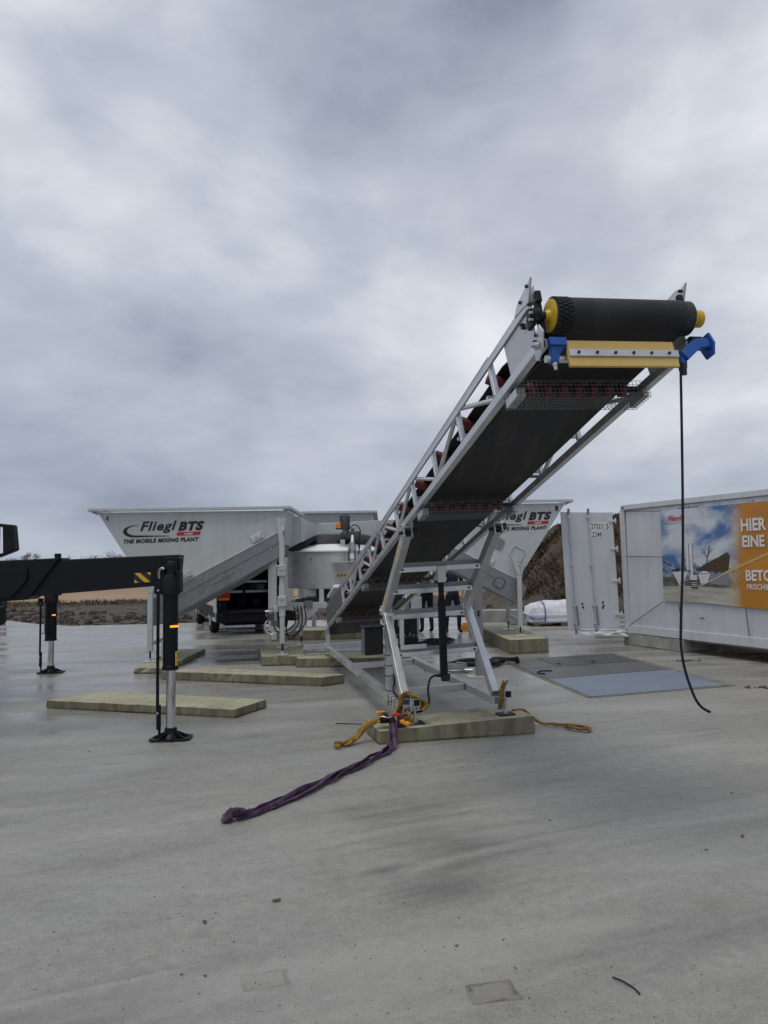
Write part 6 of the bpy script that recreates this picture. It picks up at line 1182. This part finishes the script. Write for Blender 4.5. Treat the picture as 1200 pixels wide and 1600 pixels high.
# ------------------------------------------------------------------ people
def person(loc, face, label, jacket, trousers, lean=0.0, arm=((0.25, -0.05, 0.95), (0.22, -0.1, 0.92)), stance=0.12, vis=None, height=1.0):
    """one continuous skinned body; face = heading angle; arm targets are hand positions (side, forward, height)"""
    fw_ = V((math.sin(face), math.cos(face), 0)); rt__ = V((fw_.y, -fw_.x, 0)); o0 = V(loc)
    def J(r, f, z): return o0 + (rt__ * r + fw_ * (f + lean * max(0, z - 0.9)) + Z * z) * height
    vs, es, rad = [], [], []
    def add(p, r, par=None):
        vs.append(p); rad.append(r if isinstance(r, tuple) else (r, r))
        if par is not None: es.append((par, len(vs) - 1))
        return len(vs) - 1
    pel = add(J(0, 0, 0.95), (0.155, 0.115)); wst = add(J(0, 0, 1.10), (0.145, 0.105), pel); cst = add(J(0, 0.01, 1.30), (0.17, 0.12), wst); shd = add(J(0, 0, 1.44), (0.13, 0.09), cst)
    nk = add(J(0, 0.01, 1.52), 0.055, shd); hd = add(J(0, 0.03, 1.61), (0.072, 0.085), nk); ht = add(J(0, 0.025, 1.70), (0.068, 0.08), hd)
    ns = add(J(0, 0.115, 1.605), 0.016, hd)
    for s_ in (-1, 1):
        add(J(s_ * 0.085, 0.01, 1.61), 0.018, hd)
        hp_ = add(J(s_ * 0.09, 0, 0.88), (0.095, 0.10), pel); kn = add(J(s_ * stance, 0.03, 0.49), (0.065, 0.068), hp_); an_ = add(J(s_ * (stance + .01), -0.02, 0.11), (0.048, 0.05), kn); hl = add(J(s_ * (stance + .01), 0.0, 0.05), (0.048, 0.045), an_); to = add(J(s_ * (stance + .03), 0.17, 0.04), (0.046, 0.035), hl)
        sh_ = add(J(s_ * 0.19, 0, 1.42), 0.068, shd); hx = arm[0] if s_ > 0 else arm[1]
        hnd = V((s_ * hx[0], hx[1], hx[2])); sv = V((s_ * 0.19, 0, 1.42)); md = (sv + hnd) / 2 + V((s_ * 0.05, -0.06, 0))
        el_ = add(J(*md), 0.047, sh_); wr = add(J(*hnd), 0.032, el_); dv = (hnd - md).normalized()
        pm_ = add(J(*(hnd + dv * 0.055)), (0.036, 0.026), wr)
        for k in range(4):
            b0 = hnd + dv * 0.085 + V((0, (k - 1.5) * 0.019, 0)); f1 = add(J(*b0), 0.0105, pm_); ln_ = (0.06, 0.07, 0.065, 0.05)[k]
            f2 = add(J(*(b0 + dv * ln_ * .55 + V((-s_ * .008, 0, 0)))), 0.0095, f1); add(J(*(b0 + dv * ln_ + V((-s_ * .022, 0, 0)))), 0.008, f2)
        t1 = add(J(*(hnd + dv * .035 + V((-s_ * .008, .036, 0)))), 0.011, wr); add(J(*(hnd + dv * .075 + V((-s_ * .014, .052, 0)))), 0.0095, t1)
    me_ = bpy.data.meshes.new('person'); me_.from_pydata([tuple(p - o0) for p in vs], es, []); ob = bpy.data.objects.new('person', me_); COL.objects.link(ob); ob.location = o0
    sk_ = ob.modifiers.new('skin', 'SKIN'); sk_.use_smooth_shade = True
    for i, v_ in enumerate(me_.skin_vertices[0].data): v_.radius = rad[i]
    me_.skin_vertices[0].data[0].use_root = True
    sb = ob.modifiers.new('sub', 'SUBSURF'); sb.levels = 1; sb.render_levels = 1
    bpy.context.view_layer.update()
    em = bpy.data.meshes.new_from_object(ob.evaluated_get(bpy.context.evaluated_depsgraph_get())); ob.modifiers.clear(); ob.data = em; em.name = 'person'
    em.materials.clear()
    for k in (trousers, jacket, 'skin', 'boot', 'hair'): em.materials.append(M[k])
    hands = [J(*((1 if i == 0 else -1) * h_[0], h_[1], h_[2])) - o0 for i, h_ in enumerate(arm)]
    for p_ in em.polygons:
        c = p_.center; z_ = c.z / height; fwd = c.dot(fw_) - lean * max(0, z_ - .9)
        k = 1
        if z_ < 0.115: k = 3
        elif z_ < 0.93: k = 0
        if z_ > 1.52: k = 2
        if z_ > 1.66 or (z_ > 1.58 and fwd < 0.0): k = 4
        if min((c - h_).length for h_ in hands) < 0.16 and (z_ > .5) and not (z_ > 1.3): 
            if min((c - h_).length for h_ in hands) < 0.15 and abs(c.dot(rt__)) > 0.14: k = 2
        p_.material_index = k; p_.use_smooth = True
    tag(ob, label, 'person')
    if vis:
        m = MB()
        for s_ in (-1, 1):
            m.prism([J(s_ * .03, -.125, 1.22), J(s_ * .19, -.115, 1.22), J(s_ * .20, -.10, 1.50), J(s_ * .05, -.105, 1.52)], -fw_ * 0.03)
        m.build('hi_vis_panel', M[vis], ob, 0.006)
    # eyes, mouth
    for s_ in (-1, 1): m = MB(); m.lathe(J(s_ * .03, .108, 1.635), fw_ * .008, [(0, .009), (.6, .008), (1, .003)], 8); m.build('eye', M['hole'], ob)
    m = MB(); m.box(J(0, .112, 1.565), (0.045, 0.008, 0.008), rt__, fw_, Z); m.build('mouth', M['redplastic'], ob)
    return ob
person((1.02, 18.8, 0), R(-20), 'worker in black clothes with a lime hi-vis patch, left of the pair behind the conveyor', 'cloth_black', 'cloth_navy', lean=-0.28, arm=((0.24, 0.22, 1.02), (0.26, 0.2, 1.0)), vis='grille')
person((1.66, 18.72, 0), R(172), 'worker in dark navy trousers and jacket, right of the pair behind the conveyor', 'cloth_blue', 'cloth_navy', arm=((0.22, 0.2, 1.05), (0.25, 0.05, 0.88)), stance=0.15)
person((-11.95, 23.7, 0), R(200), 'worker in dark trousers standing at the far left edge beside the truck', 'cloth_blue', 'cloth_navy', stance=0.10)

# ------------------------------------------------------------------ trees on the horizon
def tree(x, y, h, seed, leaves, spread, label):
    rr = random.Random(seed); base = V((x, y, terrain_h(x, y))); t = thing('field_tree', base, label, 'tree', 'small trees on the horizon'); m = MB(); tips = []
    def br(p, d, l, r, k):
        q = p + d * l; m.cyl(p, q, r, 5 if k < 3 else 4, r * 0.65)
        if k == 0: tips.append(q); return
        for _ in range(rr.choice((2, 3, 3))):
            nd_ = (d + V((rr.uniform(-1, 1), rr.uniform(-1, 1), rr.uniform(-.25, .55))) * spread).normalized(); br(q, nd_, l * rr.uniform(.6, .82), r * 0.62, k - 1)
        tips.append(q)
    br(base - Z * .3, Z, h * 0.30, h * 0.022, 4); m.build('trunk', M['bark'], t)
    c = MB()
    for q in tips:
        for _ in range(leaves):
            p = q + V((rr.gauss(0, 1), rr.gauss(0, 1), rr.gauss(0, .8))) * h * 0.05; s_ = h * rr.uniform(.008, .022); a = V((rr.uniform(-1, 1), rr.uniform(-1, 1), rr.uniform(-1, 1))).normalized(); b = a.orthogonal().normalized()
            c.add([p - a * s_, p + b * s_ * .6, p + a * s_, p - b * s_ * .6], [(0, 1, 2, 3)])
    if leaves: c.build('crown', M['foliage'], t)
    return t
for k, (px_, hh, lv, sp_, lab) in enumerate(((168, 6.6, 14, .75, 'rust-brown leafy tree on the horizon, right of the truck mirror'), (148, 5.6, 0, .7, 'bare tree on the horizon just left of the rust-brown tree'), (112, 5.2, 1, .8, 'thin bare tree on the horizon midway between mirror and rust-brown tree'), (85, 5.0, 0, .7, 'bare tree on the horizon nearest the truck mirror'), (190, 5.0, 4, .9, 'low bush-like tree touching the right of the rust-brown tree'), (270, 5.8, 1, .8, 'bare tree on the horizon just right of the beam pin'), (425, 5.4, 0, .7, 'bare tree on the horizon left of hopper number 4'), (460, 5.6, 1, .8, 'sparse bare tree on the horizon close left of hopper number 4'), (545, 6.6, 3, .8, 'tallest sparse tree right beside the slanted edge of hopper number 4'), (580, 5.4, 9, .9, 'low leafy tree half hidden by the slanted edge of hopper number 4'))):
    X_ = px_ * 0.32 if False else px_ / 180 * (54 / 1.0)
    ppx = {168: 50, 148: 38, 112: 27, 85: 16, 190: 58, 270: 97, 425: 134, 460: 146, 545: 172, 580: 184}[px_]
    yy = 205 + 9 * ((k * 7) % 5); xx = (ppx - 600) / 1180 * yy
    tree(xx, yy, hh * 1.12 + (yy - 205) / 60, 31 + k, lv, sp_, lab)

# ------------------------------------------------------------------ litter on the concrete
def leaf(x, y, s_, a, label):
    m = MB(); c_ = V((x, y, 0.004)); dx = V((math.cos(a), math.sin(a), 0)); dy = V((-dx.y, dx.x, 0)); out = [(-1, 0, .1), (-.5, .45, .25), (.1, .55, .1), (.6, .35, .3), (1, 0, .15), (.6, -.35, .05), (0, -.5, .3), (-.5, -.4, .1)]
    m.add([c_ + Z * s_ * .05] + [c_ + dx * (i * s_) + dy * (j * s_) + Z * (k * s_) for i, j, k in out], [(0, i, i % 8 + 1) for i in range(1, 9)]); o = m.build('fallen_leaf', M['leafdry']); tag(o, label, 'leaf', 'fallen leaves'); o.modifiers.new('thickness', 'SOLIDIFY').thickness = 0.0015
leaf(-0.578, 3.99, 0.026, 0.4, 'larger reddish fallen leaf on the concrete below the purple sling'); leaf(-0.893, 3.77, 0.018, 2.1, 'smaller dark fallen leaf left of the larger one'); leaf(2.19, 4.80, 0.022, 1.0, 'small brown fallen leaf far right on the concrete')
m = MB(); m.tube(spline([(0.915, 3.235, .006), (0.945, 3.20, .008), (0.975, 3.15, .007), (0.985, 3.11, .006)], 5), 0.0035, 6); tag(m.build('cable_offcut', M['blackplastic'], smooth=True), 'short black cable offcut on the concrete at the lower right', 'cable')
m = MB(); m.tube([(-0.55, 8.28, .006), (-0.40, 8.24, .007), (-0.27, 8.22, .005)], 0.005, 5); tag(m.build('twig', M['bark']), 'thin dark twig on the concrete left of the conveyor rail', 'twig')
for k, (x_, y_, lab) in enumerate(((5.05, 12.9, 'small dirt heap before the container beam, farther one'), (4.95, 10.15, 'small dirt heap right of the blue floor plate'))):
    m = MB(); rz = random.Random(k + 3)
    for _ in range(26): c_ = V((x_ + rz.gauss(0, .11), y_ + rz.gauss(0, .06), .006)); r_ = rz.uniform(.008, .024); m.hexa([c_ + V((i * r_ * rz.uniform(.7, 1.3), j * r_ * rz.uniform(.7, 1.3), k_ * r_ * .5)) for i, j, k_ in ((-1, -1, -1), (1, -1, -1), (1, 1, -1), (-1, 1, -1), (-.6, -.6, 1), (.6, -.6, 1), (.6, .6, 1), (-.6, .6, 1))])
    tag(m.build('dirt_heap', M['leafdry']), lab, 'dirt')
